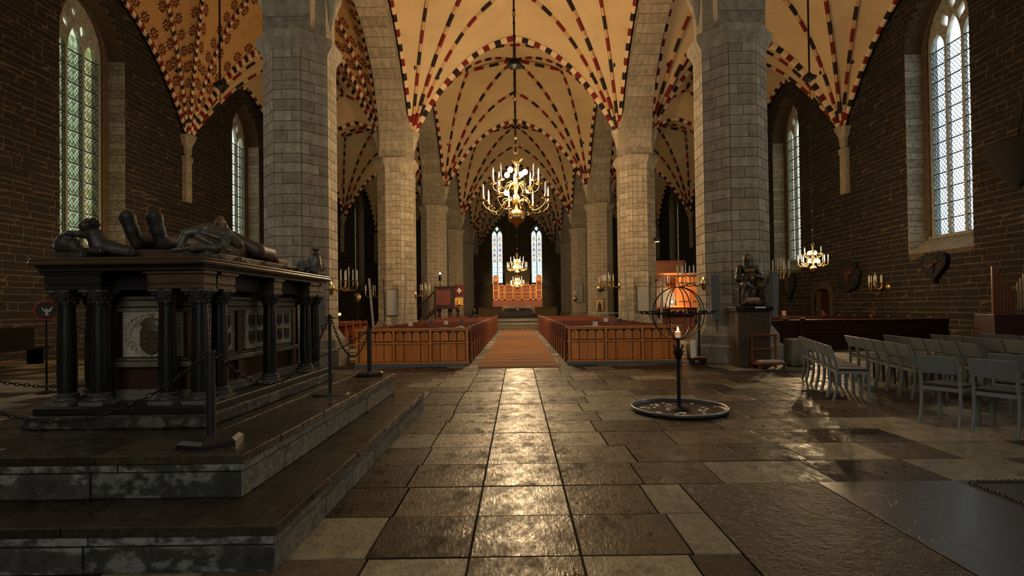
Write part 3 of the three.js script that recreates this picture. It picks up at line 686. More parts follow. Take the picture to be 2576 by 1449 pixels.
const panGeo = (R, s) => merge([lathe([[0.001, -0.01 * s], [R * 0.7, 0], [R, 0.03 * s], [R * 0.95, 0.035 * s], [R * 0.3, 0.012 * s]], 14), lathe([[R * 0.2, 0], [R * 0.42, 0.05 * s], [R * 0.3, 0.1 * s], [R * 0.36, 0.13 * s], [0.001, 0.13 * s]], 10)]);
function chandelier(o) {
  const { label, pos, tiers, globe, stem, bulbs, size = 1, chain, top } = o;
  const c = thing('chandelier', label, 'chandelier', pos);
  part('stem', [lathe(stem, 20)], mats.brass, c);
  // gadrooned globe
  const g = new THREE.SphereGeometry(globe.r, 48, 18), p = g.attributes.position;
  for (let i = 0; i < p.count; i++) { const x = p.getX(i), y = p.getY(i), z = p.getZ(i), a = Math.atan2(z, x), k = 1 - 0.07 * (abs(y) < globe.r * 0.9 ? abs(cos(a * 8)) ** 6 : 0); p.setXYZ(i, x * k, y * 0.9, z * k); }
  g.computeVertexNormals();
  part('globe', [g.translate(0, globe.y, 0), lathe([[0.001, globe.y - globe.r * 1.35], [globe.r * 0.14, globe.y - globe.r * 1.22], [globe.r * 0.08, globe.y - globe.r * 1.1], [globe.r * 0.3, globe.y - globe.r * 0.86]], 12)], mats.brass, c);
  for (const t of tiers) {
    const ag = armGeo(t.R, t.drop, t.up, t.r), pg = panGeo(t.pan, t.s ?? 1), cg = candleGeo(t.candle, t.cr);
    for (let k = 0; k < t.n; k++) {
      const a = part('arm', ag, mats.brass, c);
      a.position.y = t.y; a.rotation.y = (k + (t.turn ?? 0)) / t.n * 2 * PI;
      const d = part('drip_pan', pg, mats.brass, a); d.position.set(t.R, t.up, 0);
      const q = part('candle', cg, mats.candle, a); q.position.set(t.R, t.up + 0.1 * (t.s ?? 1), 0);
    }
  }
  for (const [x, y, z, r, w] of bulbs) bulb(x, y, z, r, w, c);
  part('top_ornament', top, mats.brass, c);
  if (chain) part('suspension', chain, mats.iron, c);
  return c;
}
// nave: 2.5 m wide, two tiers of eight
{
  const y0 = 4.35, w = LAMP.nave / 7, R6 = (k, r) => [r * cos(k * PI / 3 + 0.3), r * sin(k * PI / 3 + 0.3)];
  const chain = [cyl(0.035, 0.035, 8.1, 8, 0, 2.85, 0)], gold = [];
  for (let y = 3.1; y < 10.6; y += 0.46) chain.push(lathe([[0.035, 0], [0.055, 0.05], [0.035, 0.1]], 8, 0, y, 0));
  for (const y of [5.7]) chain.push(lathe([[0.03, -0.1], [0.2, 0], [0.26, 0.06], [0.16, 0.12], [0.22, 0.2], [0.05, 0.36]], 12, 0, y, 0));
  for (let k = 0; k < 9; k++) chain.push(ball(0.045, 0.25 * cos(k * 0.698), 5.72, 0.25 * sin(k * 0.698), 8, 6));
  const bulbs = [];
  for (let k = 0; k < 4; k++) { const a = k * PI / 2 + 0.55; bulbs.push([0.38 * cos(a), 1.86 + (k % 2) * 0.05, 0.38 * sin(a), 0.1, w]); }
  for (let k = 0; k < 3; k++) { const a = k * 2 * PI / 3 + 0.5; bulbs.push([0.4 * cos(a), 1.12, 0.4 * sin(a), 0.1, w]); }
  const c = chandelier({
    label: 'large two-tier brass chandelier with lit bulbs and white candles above the runner', pos: [0.0, y0, -18.75],
    stem: [[0.001, 0.2], [0.1, 0.42], [0.14, 0.5], [0.06, 0.62], [0.05, 0.78], [0.12, 0.9], [0.08, 1.0], [0.04, 1.16], [0.09, 1.36], [0.12, 1.46], [0.05, 1.58], [0.035, 1.9], [0.07, 2.02], [0.03, 2.15], [0.001, 2.2]],
    globe: { r: 0.31, y: 0.3 }, bulbs, chain,
    tiers: [{ n: 8, R: 1.2, drop: 0.3, up: 0.05, y: 0.78, r: 0.017, pan: 0.17, candle: 0.42, cr: 0.034, turn: 0.3 }, { n: 8, R: 0.82, drop: 0.2, up: 0.1, y: 1.38, r: 0.015, pan: 0.14, candle: 0.42, cr: 0.032, turn: 0.1 }],
    top: [new THREE.TorusGeometry(0.12, 0.026, 8, 20).scale(0.8, 1.3, 1).translate(0, 2.75, 0), lathe([[0.02, 2.1], [0.07, 2.2], [0.03, 2.3], [0.06, 2.4], [0.02, 2.6]], 10),
      blob([[0, 2.3, 0, 0.06, 0.06, 2.2, 0, 0.08], [0.08, 2.24, 0, 0.04, 0.2, 2.38, 0.02, 0.05], [0.2, 2.38, 0.02, 0.045, 0.27, 2.42, 0.02, 0.03], [-0.05, 2.24, 0, 0.035, -0.13, 2.36, 0, 0.025]], 0.03, 28)],
  });
  for (const y of [3.15, 4.55, 6.0, 7.6]) part('gilt_ball', ball(0.075, 0, y, 0, 10, 8), mats.brass, c);
}
// smaller ones further on and in the aisles
function small(label, x, y, z, w, power, hang, beads) {
  const k = w / 1.0, chain = [cyl(0.012, 0.012, hang - 1.0 * k, 6, 0, 0.95 * k, 0)];
  if (beads) { for (let q = 1.5; q < beads; q += 0.67) chain.push(ball(0.04, 0, q, 0, 8, 6)); chain.push(cyl(0.032, 0.032, hang - beads, 8, 0, beads, 0), lathe([[0.03, 0.2], [0.12, 0.1], [0.2, 0], [0.12, -0.08], [0.02, -0.16]], 12, 0, beads, 0)); for (let q = 0; q < 10; q++) chain.push(ball(0.05, 0.19 * cos(q * 0.628), beads, 0.19 * sin(q * 0.628), 8, 6)); }
  return chandelier({
    label, pos: [x, y, z], chain,
    stem: [[0.001, 0.05 * k], [0.06 * k, 0.15 * k], [0.04 * k, 0.3 * k], [0.09 * k, 0.42 * k], [0.03 * k, 0.6 * k], [0.05 * k, 0.75 * k], [0.001, 0.85 * k]], globe: { r: 0.12 * k, y: 0.1 * k },
    bulbs: [[0.13 * k, 0.36 * k, 0.08 * k, 0.07 * k, power / 4], [-0.13 * k, 0.36 * k, 0.08 * k, 0.07 * k, power / 4], [0.1 * k, 0.66 * k, -0.04, 0.07 * k, power / 4], [-0.1 * k, 0.66 * k, -0.04, 0.07 * k, power / 4]],
    tiers: [{ n: 8, R: 0.47 * k, drop: 0.12 * k, up: 0.02, y: 0.3 * k, r: 0.011 * k, pan: 0.07 * k, candle: 0.2 * k, cr: 0.02 * k, turn: 0.25, s: 0.45 * k }, { n: 6, R: 0.3 * k, drop: 0.08 * k, up: 0.03, y: 0.58 * k, r: 0.01 * k, pan: 0.06 * k, candle: 0.18 * k, cr: 0.018 * k, s: 0.45 * k }],
    top: [new THREE.TorusGeometry(0.05 * k, 0.012 * k, 6, 14).translate(0, 0.96 * k, 0), lathe([[0.01, 0.8 * k], [0.04 * k, 0.85 * k], [0.01, 0.92 * k]], 8)],
  });
}
small('middle brass chandelier glowing below the large one', 0.0, 3.25, -29.45, 1.2, LAMP.far, 12.1, 6.2);
small('lowest and farthest brass chandelier glowing before the altarpiece', 0.0, 2.85, -40.15, 1.1, LAMP.choir, 12.5, 6.4);
small('small brass chandelier glowing against the rubble wall behind the chairs', 10.5, 2.55, -18.6, 1.0, LAMP.aisle, 12.8, 6.9);
small('small brass chandelier hanging in the left aisle behind the tomb', -10.5, 2.55, -18.6, 1.0, LAMP.aisle, 12.8, 6.9);
// ------------------------------------------------------------------ stepped platform of the tomb
const STEP1 = 0.255, STEP2 = 0.522;
{
  const P = thing('tomb_platform', 'two-step stone platform with worn grey risers under the tomb', 'platform');
  const lime = std(lin(0.20, 0.205, 0.195), 0.85, { map: tLime, bumpMap: bStone, bumpScale: 0.015 }), limeB = std(lin(0.14, 0.145, 0.137), 0.85, { map: tLime, bumpMap: bStone, bumpScale: 0.015 });
  const tread = [[0.055, 0.042, 0.026], [0.04, 0.031, 0.019], [0.068, 0.055, 0.036]].map((c) => floorMat(lin(...c), { roughness: 0.62 })), side = [[0.36, 0.335, 0.27], [0.29, 0.27, 0.215]].map((c) => std(lin(...c), 0.85, { map: tRough, bumpMap: bStone, bumpScale: 0.015 }));  // side: cleaner riser stone, made paler to carry light on the right faces
  part('core', [span(-4.42, -1.36, 0, STEP1 - 0.05, -7.22, -2.87), span(-4.3, -1.74, 0.1, STEP2 - 0.06, -7.2, -3.29)], mats.bed, P);
  const step = (xr, d0, d1, xl, y, y0, w) => {
    const th = 0.055;
    // nosing slabs along the front and the right side, then the inner paving
    for (let x = xr; x > xl;) { const n = max(xl, x - rr(0.9, 1.35)); part('tread_slab', rbox(x - n - 0.006, th, w, 0.008, (x + n) / 2, y - th / 2, -(d0 + w / 2), 0), pick(tread), P); x = n; }
    for (let d = d0 + w; d < d1;) { const n = min(d1, d + rr(0.8, 1.3)); part('tread_slab', rbox(w, th, n - d - 0.006, 0.011, xr - w / 2, y - th / 2, -(d + n) / 2), pick(tread), P); d = n; }
    // riser stones: a thin upper course and a taller lower one
    for (const [a, b] of [[y - th - 0.052, y - th], [y0, y - th - 0.054]]) {
      for (let x = xr - 0.02; x > xl;) { const n = max(xl, x - rr(0.6, 1.1)); part('riser_stone', rbox(x - n - 0.006, b - a - 0.004, 0.06, 0.006, (x + n) / 2, (a + b) / 2, -(d0 + 0.045 + rr(-0.004, 0.004))), pick([lime, limeB]), P); x = n; }
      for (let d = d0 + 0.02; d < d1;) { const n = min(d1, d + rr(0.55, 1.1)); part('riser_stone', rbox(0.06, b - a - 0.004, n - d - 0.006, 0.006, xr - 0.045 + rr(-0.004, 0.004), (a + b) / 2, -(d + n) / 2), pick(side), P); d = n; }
    }
  };
  step(-1.3, 2.81, 7.27, -4.42, STEP1, 0, 0.5);
  step(-1.69, 3.22, 7.25, -4.3, STEP2, STEP1, 0.52);
  for (let d = 3.74; d < 7.24;) { const n = min(7.25, d + rr(0.7, 1.0)); for (let x = -2.21; x > -4.3;) { const m = max(-4.3, x - rr(0.7, 1.1)); part('paving_slab', rbox(x - m - 0.006, 0.05, n - d - 0.006, 0.006, (x + m) / 2, STEP2 - 0.026, -(d + n) / 2), pick(tread), P); x = m; } d = n; }
  single('floor_plate', rbox(0.55, 0.008, 0.1, 0.003, -3.6, STEP2 + 0.005, -3.36), std(lin(0.3, 0.22, 0.2), 0.5), 'flat pale inscription plate lying on the platform edge at far left', 'plate');
}

// ------------------------------------------------------------------ the tomb
const marble = phys(lin(0.005, 0.007, 0.0065), 0.3, { bumpMap: bStone, bumpScale: 0.0008 });
const blackStone = std(lin(0.006, 0.0055, 0.005), 0.5, { bumpMap: bStone, bumpScale: 0.002 });
const brownStone = std(lin(0.10, 0.057, 0.024), 0.45, { map: tStone }), redStone = std(lin(0.05, 0.015, 0.008), 0.5, { map: tStone });
const paleStone = std(lin(0.19, 0.172, 0.135), 0.6, { map: tStone, bumpMap: bStone, bumpScale: 0.004 }), whiteRelief = std(lin(0.52, 0.47, 0.37), 0.7, { map: tStone, bumpMap: bStone, bumpScale: 0.004 });
const greyBase = std(lin(0.10, 0.098, 0.09), 0.65, { map: tLime, bumpMap: bStone, bumpScale: 0.01 });
const TX = -3.06, TZ = -5.35;
{
  const T = thing('tomb', 'black marble table tomb on columns with coats of arms and a carved slab', 'tomb', [TX, STEP2, TZ]);
  part('plinth', [rbox(1.42, 0.095, 2.76, 0.012, 0, 0.048, 0)], greyBase, T, 'rough whitish stone plinth');
  part('base_slab', rbox(1.33, 0.06, 2.66, 0.01, 0, 0.125, 0), blackStone, T);
  // chest
  const cx = 0.36, cz = 0.93;
  part('chest', [span(-cx, cx, 0.15, 1.08, -cz, cz)], redStone, T);
  part('chest_base', [span(-cx - 0.07, cx + 0.07, 0.15, 0.2, -cz - 0.07, cz + 0.07), span(-cx - 0.04, cx + 0.04, 0.2, 0.235, -cz - 0.04, cz + 0.04)], paleStone, T);
  part('sill_moulding', [rbox(2 * cx + 0.1, 0.05, 2 * cz + 0.1, 0.012, 0, 0.445, 0), rbox(2 * cx + 0.05, 0.025, 2 * cz + 0.05, 0.006, 0, 0.485, 0)], paleStone, T);
  part('cornice', [rbox(2 * cx + 0.07, 0.04, 2 * cz + 0.07, 0.012, 0, 0.90, 0), rbox(2 * cx + 0.05, 0.06, 2 * cz + 0.05, 0.01, 0, 0.955, 0), rbox(2 * cx + 0.1, 0.03, 2 * cz + 0.1, 0.008, 0, 1.0, 0)], paleStone, T);
  for (const z of [-cz, -cz / 3, cz / 3, cz]) for (const s of [-1, 1]) part('pilaster', [rbox(0.05, 0.42, 0.085, 0.006, s * (cx + 0.012), 0.69, clamp(z, -cz + 0.03, cz - 0.03)), rbox(0.06, 0.2, 0.09, 0.006, s * (cx + 0.012), 0.33, clamp(z, -cz + 0.03, cz - 0.03))], brownStone, T);
  for (const s of [-1, 1]) part('pilaster', [rbox(0.07, 0.42, 0.05, 0.006, s * (cx - 0.03), 0.69, cz + 0.012), rbox(0.08, 0.2, 0.05, 0.006, s * (cx - 0.03), 0.33, cz + 0.012)], brownStone, T);
  const shield = (w, h) => [[-w, h], [w, h], [w, -h * 0.3], [w * 0.6, -h * 0.8], [0, -h], [-w * 0.6, -h * 0.8], [-w, -h * 0.3]];
  // panels on the long sides: four little shields in a scrolled frame
  for (const s of [-1, 1]) for (let k = -1; k <= 1; k++) {
    const z = k * cz * 2 / 3, pan = part('heraldic_panel', rbox(0.03, 0.37, 0.4, 0.006, 0, 0, 0), whiteRelief, T, 'whitish carved panel of small shields');
    pan.position.set(s * (cx + 0.012), 0.695, z);
    for (const dy of [-0.08, 0.085]) for (const dz of [-0.085, 0.085]) { const car = [prism(shield(0.055, 0.066), 0.014).rotateY(s * PI / 2).translate(s * 0.012, dy, dz)]; for (let q = 0; q < 4; q++) car.push(rod([s * 0.026, dy - 0.03 + rr(-0.01, 0.02), dz + rr(-0.03, 0.03)], [s * 0.026, dy + rr(0, 0.04), dz + rr(-0.03, 0.03)], 0.007, 5)); part('shield', car, greyBase, pan); }
    const scr = [];
    for (let q = 0; q < 10; q++) for (const e of [-1, 1]) { scr.push(ball(0.017, s * 0.016, e * 0.177, -0.18 + q * 0.04, 6, 5), new THREE.TorusGeometry(0.016, 0.006, 5, 10).rotateY(PI / 2).translate(s * 0.018, -0.16 + q * 0.036, e * 0.19)); }
    part('scrollwork', scr, whiteRelief, pan);
  }
  // front panel: crowned shield in a wreath of scrolls
  const fp = part('arms_panel', rbox(0.5, 0.38, 0.03, 0.006, 0, 0, 0), whiteRelief, T, 'whitish carved panel with crowned coat of arms');
  fp.position.set(0, 0.695, cz + 0.012);
  part('shield', prism(shield(0.085, 0.1), 0.03).translate(-0.0, -0.065, 0.012), std(lin(0.05, 0.032, 0.015), 0.5), fp);
  for (let q = 0; q < 6; q++) part('charge', ball(0.016, q % 2 ? 0.04 : -0.035, -0.015 - floor(q / 2) * 0.045, 0.042, 7, 5), std(lin(0.09, 0.06, 0.025), 0.5), fp);
  part('crown', [lathe([[0.085, 0.03], [0.075, 0.055], [0.095, 0.09], [0.06, 0.13], [0.012, 0.145], [0.016, 0.165], [0.001, 0.175]], 14).scale(1, 1, 0.4).translate(0, 0, 0.02), ...[-2, -1, 0, 1, 2].map((q) => rod([q * 0.034, 0.04, 0.045], [q * 0.012, 0.14, 0.03], 0.006, 5))], std(lin(0.07, 0.05, 0.022), 0.45), fp);
  const scr = [];
  for (let q = 0; q < 26; q++) { const a = q / 26 * 2 * PI, x = 0.205 * cos(a), y = 0.16 * sin(a); scr.push(new THREE.TorusGeometry(0.026, 0.009, 5, 10, 4.6).rotateZ(a * 3).translate(x, y, 0.018), ball(0.014, x * 1.12, y * 1.1, 0.016, 6, 5)); }
  part('scrollwork', scr, whiteRelief, fp);
  // columns
  const colPos = [];
  for (const s of [-1, 1]) { for (const x of [-0.53, -0.27, 0.27, 0.53]) colPos.push([x, s * 1.17]); for (const z of [-0.9, 0, 0.9]) colPos.push([s * 0.53, z]); }
  const shaft = lathe([[0.063, 0.24], [0.066, 0.4], [0.062, 0.7], [0.056, 0.93], [0.062, 0.94], [0.062, 0.95]], 20);
  const cbase = merge([box(0.19, 0.03, 0.19, 0, 0.17, 0), lathe([[0.09, 0.185], [0.095, 0.2], [0.085, 0.212], [0.072, 0.218], [0.08, 0.23], [0.078, 0.242], [0.063, 0.248]], 18)]);
  const cap = [lathe([[0.055, 0.945], [0.06, 0.97], [0.07, 1.01], [0.09, 1.04]], 16), box(0.185, 0.022, 0.185, 0, 1.053, 0)];
  for (let k = 0; k < 8; k++) { const a = k * PI / 4; for (const [h, r] of [[0.968, 0.062], [1.0, 0.07]]) cap.push(ball(0.019, r * cos(a + (h > 0.98 ? 0.39 : 0)), h, r * sin(a + (h > 0.98 ? 0.39 : 0)), 6, 5)); if (k % 2) cap.push(ball(0.021, 0.092 * cos(a), 1.03, 0.092 * sin(a), 6, 5)); }
  const capG = merge(cap);
  for (const [x, z] of colPos) {
    const c = part('column', shaft, marble, T); c.position.set(x, 0, z);
    part('column_base', cbase, greyBase, c); part('capital', capG, greyBase, c);
  }
  // entablature
  part('architrave', [span(-0.5, 0.5, 1.064, 1.2, -1.12, 1.12)], blackStone, T);
  for (const [x0, x1, z0, z1] of [[0.18, 0.62, 1.08, 1.27], [-0.62, -0.18, 1.08, 1.27], [0.18, 0.62, -1.27, -1.08], [-0.62, -0.18, -1.27, -1.08], [0.44, 0.62, 0.81, 1.1], [0.44, 0.62, -1.1, -0.81], [-0.62, -0.44, 0.81, 1.1], [-0.62, -0.44, -1.1, -0.81], [0.44, 0.62, -0.09, 0.09], [-0.62, -0.44, -0.09, 0.09]])
    part('entablature_block', [span(x0, x1, 1.064, 1.085, z0, z1), span(x0 + 0.012, x1 - 0.012, 1.085, 1.105, z0 + 0.012, z1 - 0.012), span(x0, x1, 1.105, 1.18, z0, z1), span(x0 - 0.02, x1 + 0.02, 1.18, 1.2, z0 - 0.02, z1 + 0.02)], x0 > 0 ? brownStone : blackStone, T);  // right blocks brown: chandelier light on that side put into their colour
  part('cornice', [rbox(1.28, 0.03, 2.62, 0.008, 0, 1.215, 0), rbox(1.3, 0.025, 2.64, 0.008, 0, 1.24, 0)], blackStone, T);
  part('slab', [rbox(1.36, 0.04, 2.72, 0.018, 0, 1.264, 0), rbox(1.34, 0.03, 2.7, 0.014, 0, 1.292, 0)], std(lin(0.06, 0.04, 0.02), 0.22), T, 'polished dark slab with bright rounded edge');
}
const TT = STEP2 + 1.307;   // top of the slab
const carved = std(lin(0.15, 0.078, 0.034), 0.6, { map: tRough, bumpMap: bStone, bumpScale: 0.012 }), darkWood = std(lin(0.009, 0.007, 0.0055), 0.6), silver = std(lin(0.10, 0.086, 0.066), 0.45, { map: tRough, bumpMap: bStone, bumpScale: 0.01 });
{
  // bier and effigy: feet to the viewer
  const E = thing('effigy', 'carved recumbent effigy with upturned feet and praying hands on the tomb', 'effigy', [TX - 0.02, TT, TZ]);
  part('bier', [rbox(0.82, 0.1, 2.1, 0.012, 0, 0.05, -0.1)], std(lin(0.10, 0.055, 0.022), 0.5, { map: tStone }), E);
  part('bier_boss', [0.7, 0.25, -0.25, -0.75].flatMap((z) => [-1, 1].map((s) => blob([[s * 0.41, 0.04, z - 0.06, 0.03, s * 0.41, 0.06, z + 0.06, 0.035], [s * 0.42, 0.05, z, 0.04, s * 0.42, 0.055, z, 0.03]], 0.02, 20))), carved, E);
  const legs = [], arms = [];
  for (const s of [-1, 1]) {
    const x = s * 0.105 - 0.1;
    legs.push([x, 0.155, 0.82, 0.046, x + s * 0.006 - 0.012, 0.27, 0.85, 0.05], [x + s * 0.006 - 0.012, 0.27, 0.85, 0.05, x + s * 0.012 - 0.03, 0.385, 0.875, 0.064]);                       // upturned foot
    legs.push([x, 0.19, 0.78, 0.06, x * 0.9, 0.2, 0.36, 0.085], [x * 0.9, 0.2, 0.36, 0.085, x * 0.8, 0.21, -0.12, 0.115]);
  }
  part('legs', blob(legs, 0.03, 64), darkWood, E);
  const torso = blob([[0, 0.2, -0.05, 0.17, 0, 0.22, -0.5, 0.17], [-0.12, 0.2, -0.1, 0.14, 0.12, 0.2, -0.1, 0.14], [-0.2, 0.2, -0.55, 0.12, 0.2, 0.2, -0.55, 0.12], [0, 0.17, 0.3, 0.1, 0, 0.2, -0.05, 0.16], [0, 0.24, -0.25, 0.16, 0, 0.25, -0.4, 0.15], [0, 0.22, -0.62, 0.08, 0, 0.22, -0.78, 0.075]], 0.06, 64, (x, y, z) => 0.012 * sin(z * 34) * (y < 0.34 ? 1 : 0.2));
  part('robe', torso, carved, E);
  for (const s of [-1, 1]) arms.push([s * 0.27, 0.22, -0.56, 0.085, s * 0.3, 0.22, -0.26, 0.075], [s * 0.3, 0.22, -0.26, 0.075, s * 0.05, 0.4, -0.12, 0.042]);
  part('sleeves', blob(arms, 0.03, 56), std(lin(0.045, 0.028, 0.016), 0.5), E);
  const hands = [];
  for (const s of [-1, 1]) {
    hands.push([s * 0.045, 0.39, -0.13, 0.032, s * 0.035, 0.46, -0.1, 0.036]);
    for (let f = 0; f < 4; f++) { const z = -0.135 + f * 0.022, l = [0.085, 0.1, 0.095, 0.075][f]; hands.push([s * 0.036, 0.46, z, 0.0125, s * 0.024, 0.46 + l * 0.55, z + 0.003, 0.0115], [s * 0.024, 0.46 + l * 0.55, z + 0.003, 0.0115, s * 0.011, 0.46 + l, z + 0.006, 0.009]); }
    hands.push([s * 0.045, 0.42, -0.06, 0.014, s * 0.02, 0.5, -0.055, 0.011]);
  }
  part('hands', blob(hands, 0.008, 72), std(lin(0.11, 0.05, 0.025), 0.4), E);
  part('head', blob([[0, 0.25, -0.86, 0.095, 0, 0.24, -0.94, 0.1], [0, 0.34, -0.86, 0.03, 0, 0.35, -0.89, 0.025], [-0.07, 0.22, -0.95, 0.07, 0.07, 0.22, -0.95, 0.07], [0, 0.28, -0.8, 0.05, 0, 0.26, -0.76, 0.03], [-0.035, 0.315, -0.91, 0.02, 0.035, 0.315, -0.91, 0.02]], 0.03, 48), carved, E);
  part('cushion', rbox(0.55, 0.12, 0.32, 0.05, 0, 0.15, -0.95), std(lin(0.09, 0.03, 0.015), 0.6), E);
}
function figure(name, label, x, z, prims, head, hair, mat, k = 0.025, turn = 0) {
  const f = thing(name, label, 'sculpture', [x, TT, z], turn, null);
  part('block', rbox(0.22, 0.045, 0.26, 0.008, 0, 0.022, 0), greyBase, f);
  part('body', blob(prims, k, 52, (a, b, c) => 0.007 * abs(sin(a * 30 + c * 26 + b * 18 + 2 * sin(b * 14))) ** 0.5 - 0.004), mat, f);
  if (head) part('head', blob(head, 0.018, 36), mat, f);
  if (hair) part('hair', hair, darkWood, f);
  return f;
}
const curls = (x, y, z, r) => merge(Array.from({ length: 26 }, (_, i) => { const a = i * 2.4, h = 0.9 - i / 26 * 1.3; return ball(r * 0.34, x + r * cos(a) * sqrt(max(0.05, 1 - h * h)), y + r * h * 0.9, z + r * sin(a) * sqrt(max(0.05, 1 - h * h)), 6, 5); }));
figure('mourning_putto', 'curly-haired carved putto leaning on a helmet at the left corner of the tomb', TX - 0.42, TZ + 1.16,
  [[0.14, 0.1, -0.02, 0.07, 0.1, 0.2, 0, 0.06], [0.14, 0.1, -0.02, 0.07, 0.3, 0.07, -0.1, 0.05], [0.1, 0.2, 0.02, 0.035, -0.05, 0.2, 0.06, 0.024], [-0.05, 0.2, 0.06, 0.024, -0.11, 0.17, 0.06, 0.022], [-0.09, 0.12, 0.03, 0.08, -0.04, 0.1, 0.03, 0.07], [-0.14, 0.09, 0.04, 0.04, -0.18, 0.13, 0.04, 0.02], [0, 0.06, 0.06, 0.03, 0.2, 0.06, 0.06, 0.03]],
  [[0.07, 0.27, 0.02, 0.05, 0.055, 0.265, 0.03, 0.045], [0.02, 0.255, 0.03, 0.014, 0.025, 0.25, 0.03, 0.012]], curls(0.085, 0.28, 0.01, 0.046), std(lin(0.022, 0.017, 0.013), 0.5, { bumpMap: bStone, bumpScale: 0.01 }), 0.02);
figure('kneeling_figure', 'silvery draped figure kneeling at the right front corner of the tomb', TX + 0.55, TZ + 1.14,
  [[-0.13, 0.06, 0.12, 0.02, -0.1, 0.19, 0.07, 0.032], [-0.1, 0.19, 0.07, 0.036, 0.03, 0.235, 0.0, 0.05], [-0.16, 0.052, 0.14, 0.018, -0.1, 0.055, 0.11, 0.02], [0.03, 0.235, 0, 0.05, 0.12, 0.2, -0.08, 0.055], [0.12, 0.2, -0.08, 0.055, 0.2, 0.13, -0.14, 0.04], [0.0, 0.075, 0.13, 0.026, 0.12, 0.07, 0.04, 0.036], [0.12, 0.07, 0.04, 0.036, 0.14, 0.13, -0.05, 0.04], [-0.02, 0.17, 0.07, 0.022, 0.1, 0.1, 0.02, 0.03], [0.02, 0.2, 0.06, 0.02, 0.13, 0.16, 0.0, 0.03], [0.15, 0.17, -0.02, 0.025, 0.2, 0.06, 0.02, 0.02], [-0.05, 0.06, 0.15, 0.016, 0.06, 0.055, 0.16, 0.018]], null, null, silver, 0.016);
figure('crowned_figure', 'small crowned carved figure leaning on a skull at the far right corner of the tomb', TX + 0.55, TZ - 1.1,
  [[0.02, 0.08, 0, 0.08, 0.03, 0.2, 0, 0.06], [0.02, 0.1, 0, 0.07, -0.12, 0.07, 0.08, 0.05], [0.07, 0.19, 0.02, 0.03, 0.1, 0.1, 0.06, 0.025], [-0.02, 0.19, 0.02, 0.03, -0.08, 0.12, 0.09, 0.025], [0.08, 0.1, -0.06, 0.05, 0.06, 0.05, 0.1, 0.05]],
  [[0.035, 0.28, 0.0, 0.042, 0.035, 0.27, 0.012, 0.038], [0.035, 0.27, 0.05, 0.01, 0.035, 0.265, 0.05, 0.01]], merge([torus(0.036, 0.008, 0.035, 0.315, 0, 14, 5), ...[0, 1, 2, 3, 4, 5].map((q) => rod([0.035 + 0.036 * cos(q * 1.05), 0.315, 0.036 * sin(q * 1.05)], [0.035 + 0.042 * cos(q * 1.05), 0.345, 0.042 * sin(q * 1.05)], 0.007, 5, 0.003))]), std(lin(0.05, 0.045, 0.036), 0.45), 0.02);
{
  const sk = thing('carved_skull', 'dark carved skull beside the crowned figure on the tomb', 'sculpture', [TX + 0.53, TT, TZ - 0.86]);
  part('skull', blob([[0, 0.1, 0, 0.07, 0, 0.1, 0.03, 0.065], [0, 0.05, 0.06, 0.035, 0, 0.04, 0.08, 0.03], [-0.04, 0.03, -0.02, 0.03, 0.04, 0.03, -0.02, 0.03]], 0.02, 40, (x, y, z) => max(0, 0.018 - hypot(abs(x) - 0.027, y - 0.088, z - 0.09)) * 1.6), std(lin(0.06, 0.055, 0.045), 0.5), sk);
}

// ------------------------------------------------------------------ chain posts round the tomb
function link(a, b, sag, parent, name = 'chain', r = 0.0042, size = 0.032) {
  const pts = [], n = 60;
  for (let i = 0; i <= n; i++) { const t = i / n; pts.push(V(lerp(a[0], b[0], t), lerp(a[1], b[1], t) - sag * 4 * t * (1 - t), lerp(a[2], b[2], t))); }
  const c = new THREE.CatmullRomCurve3(pts), L = c.getLength(), m = max(2, round(L / (size * 1.35))), out = [];
  for (let i = 0; i < m; i++) {
    const t = (i + 0.5) / m, p = c.getPointAt(t), d = c.getTangentAt(t), g = new THREE.TorusGeometry(size * 0.5, r, 5, 10).scale(1.55, 0.85, 1);
    if (i % 2) g.rotateX(PI / 2);
    g.applyQuaternion(new THREE.Quaternion().setFromUnitVectors(V(1, 0, 0), d)).translate(p.x, p.y, p.z);
    out.push(g);
  }
  return part(name, out, mats.iron, parent);
}
function post(label, x, d, h, flatBase) {
  const p = thing('chain_post', label, 'post', [x, STEP2, -d], 0.25);
  if (flatBase) part('base', [lathe([[0.19, 0], [0.19, 0.008], [0.16, 0.014], [0.001, 0.016]], 20)], mats.blackPaint, p);
  else part('base', flat(lathe([[0.2, 0], [0.2, 0.03], [0.17, 0.05], [0.04, 0.058], [0.001, 0.058]], 6)), mats.blackPaint, p);
  part('shaft', [cyl(flatBase ? 0.017 : 0.03, flatBase ? 0.016 : 0.028, h, 12)], mats.blackPaint, p);
  part('ring', flatBase ? [torus(0.022, 0.006, 0.025, h - 0.02, 0, 10, 5), torus(0.022, 0.006, -0.025, h - 0.02, 0, 10, 5), ball(0.02, 0, h, 0, 8, 6)] : [cyl(0.034, 0.034, 0.02, 12, 0, h, 0), ball(0.012, 0.034, h - 0.03, 0, 6, 5), ball(0.012, -0.034, h - 0.03, 0, 6, 5)], mats.blackPaint, p);
  return p;
}
post('thick black chain post on hexagonal foot at the front corner of the tomb platform', -2.05, 3.5, 0.6);
post('thin tall black chain post with round foot beside the tomb', -1.97, 5.5, 0.82, true);
post('black chain post at the far end of the tomb platform before the pews', -1.99, 7.02, 0.6);
post('black chain post at the left edge of the tomb platform', -4.1, 3.5, 0.6);
post('black chain post behind the tomb at the far left', -4.1, 7.0, 0.6);
const chainOf = (label, a, b, sag) => { const g = thing('barrier_chain', label, 'chain'); link(a, b, sag, g, 'links'); };
const ty = STEP2 + 0.58;
chainOf('black chain sagging across the front of the tomb', [-2.09, ty, -3.5], [-4.06, ty, -3.5], 0.42);
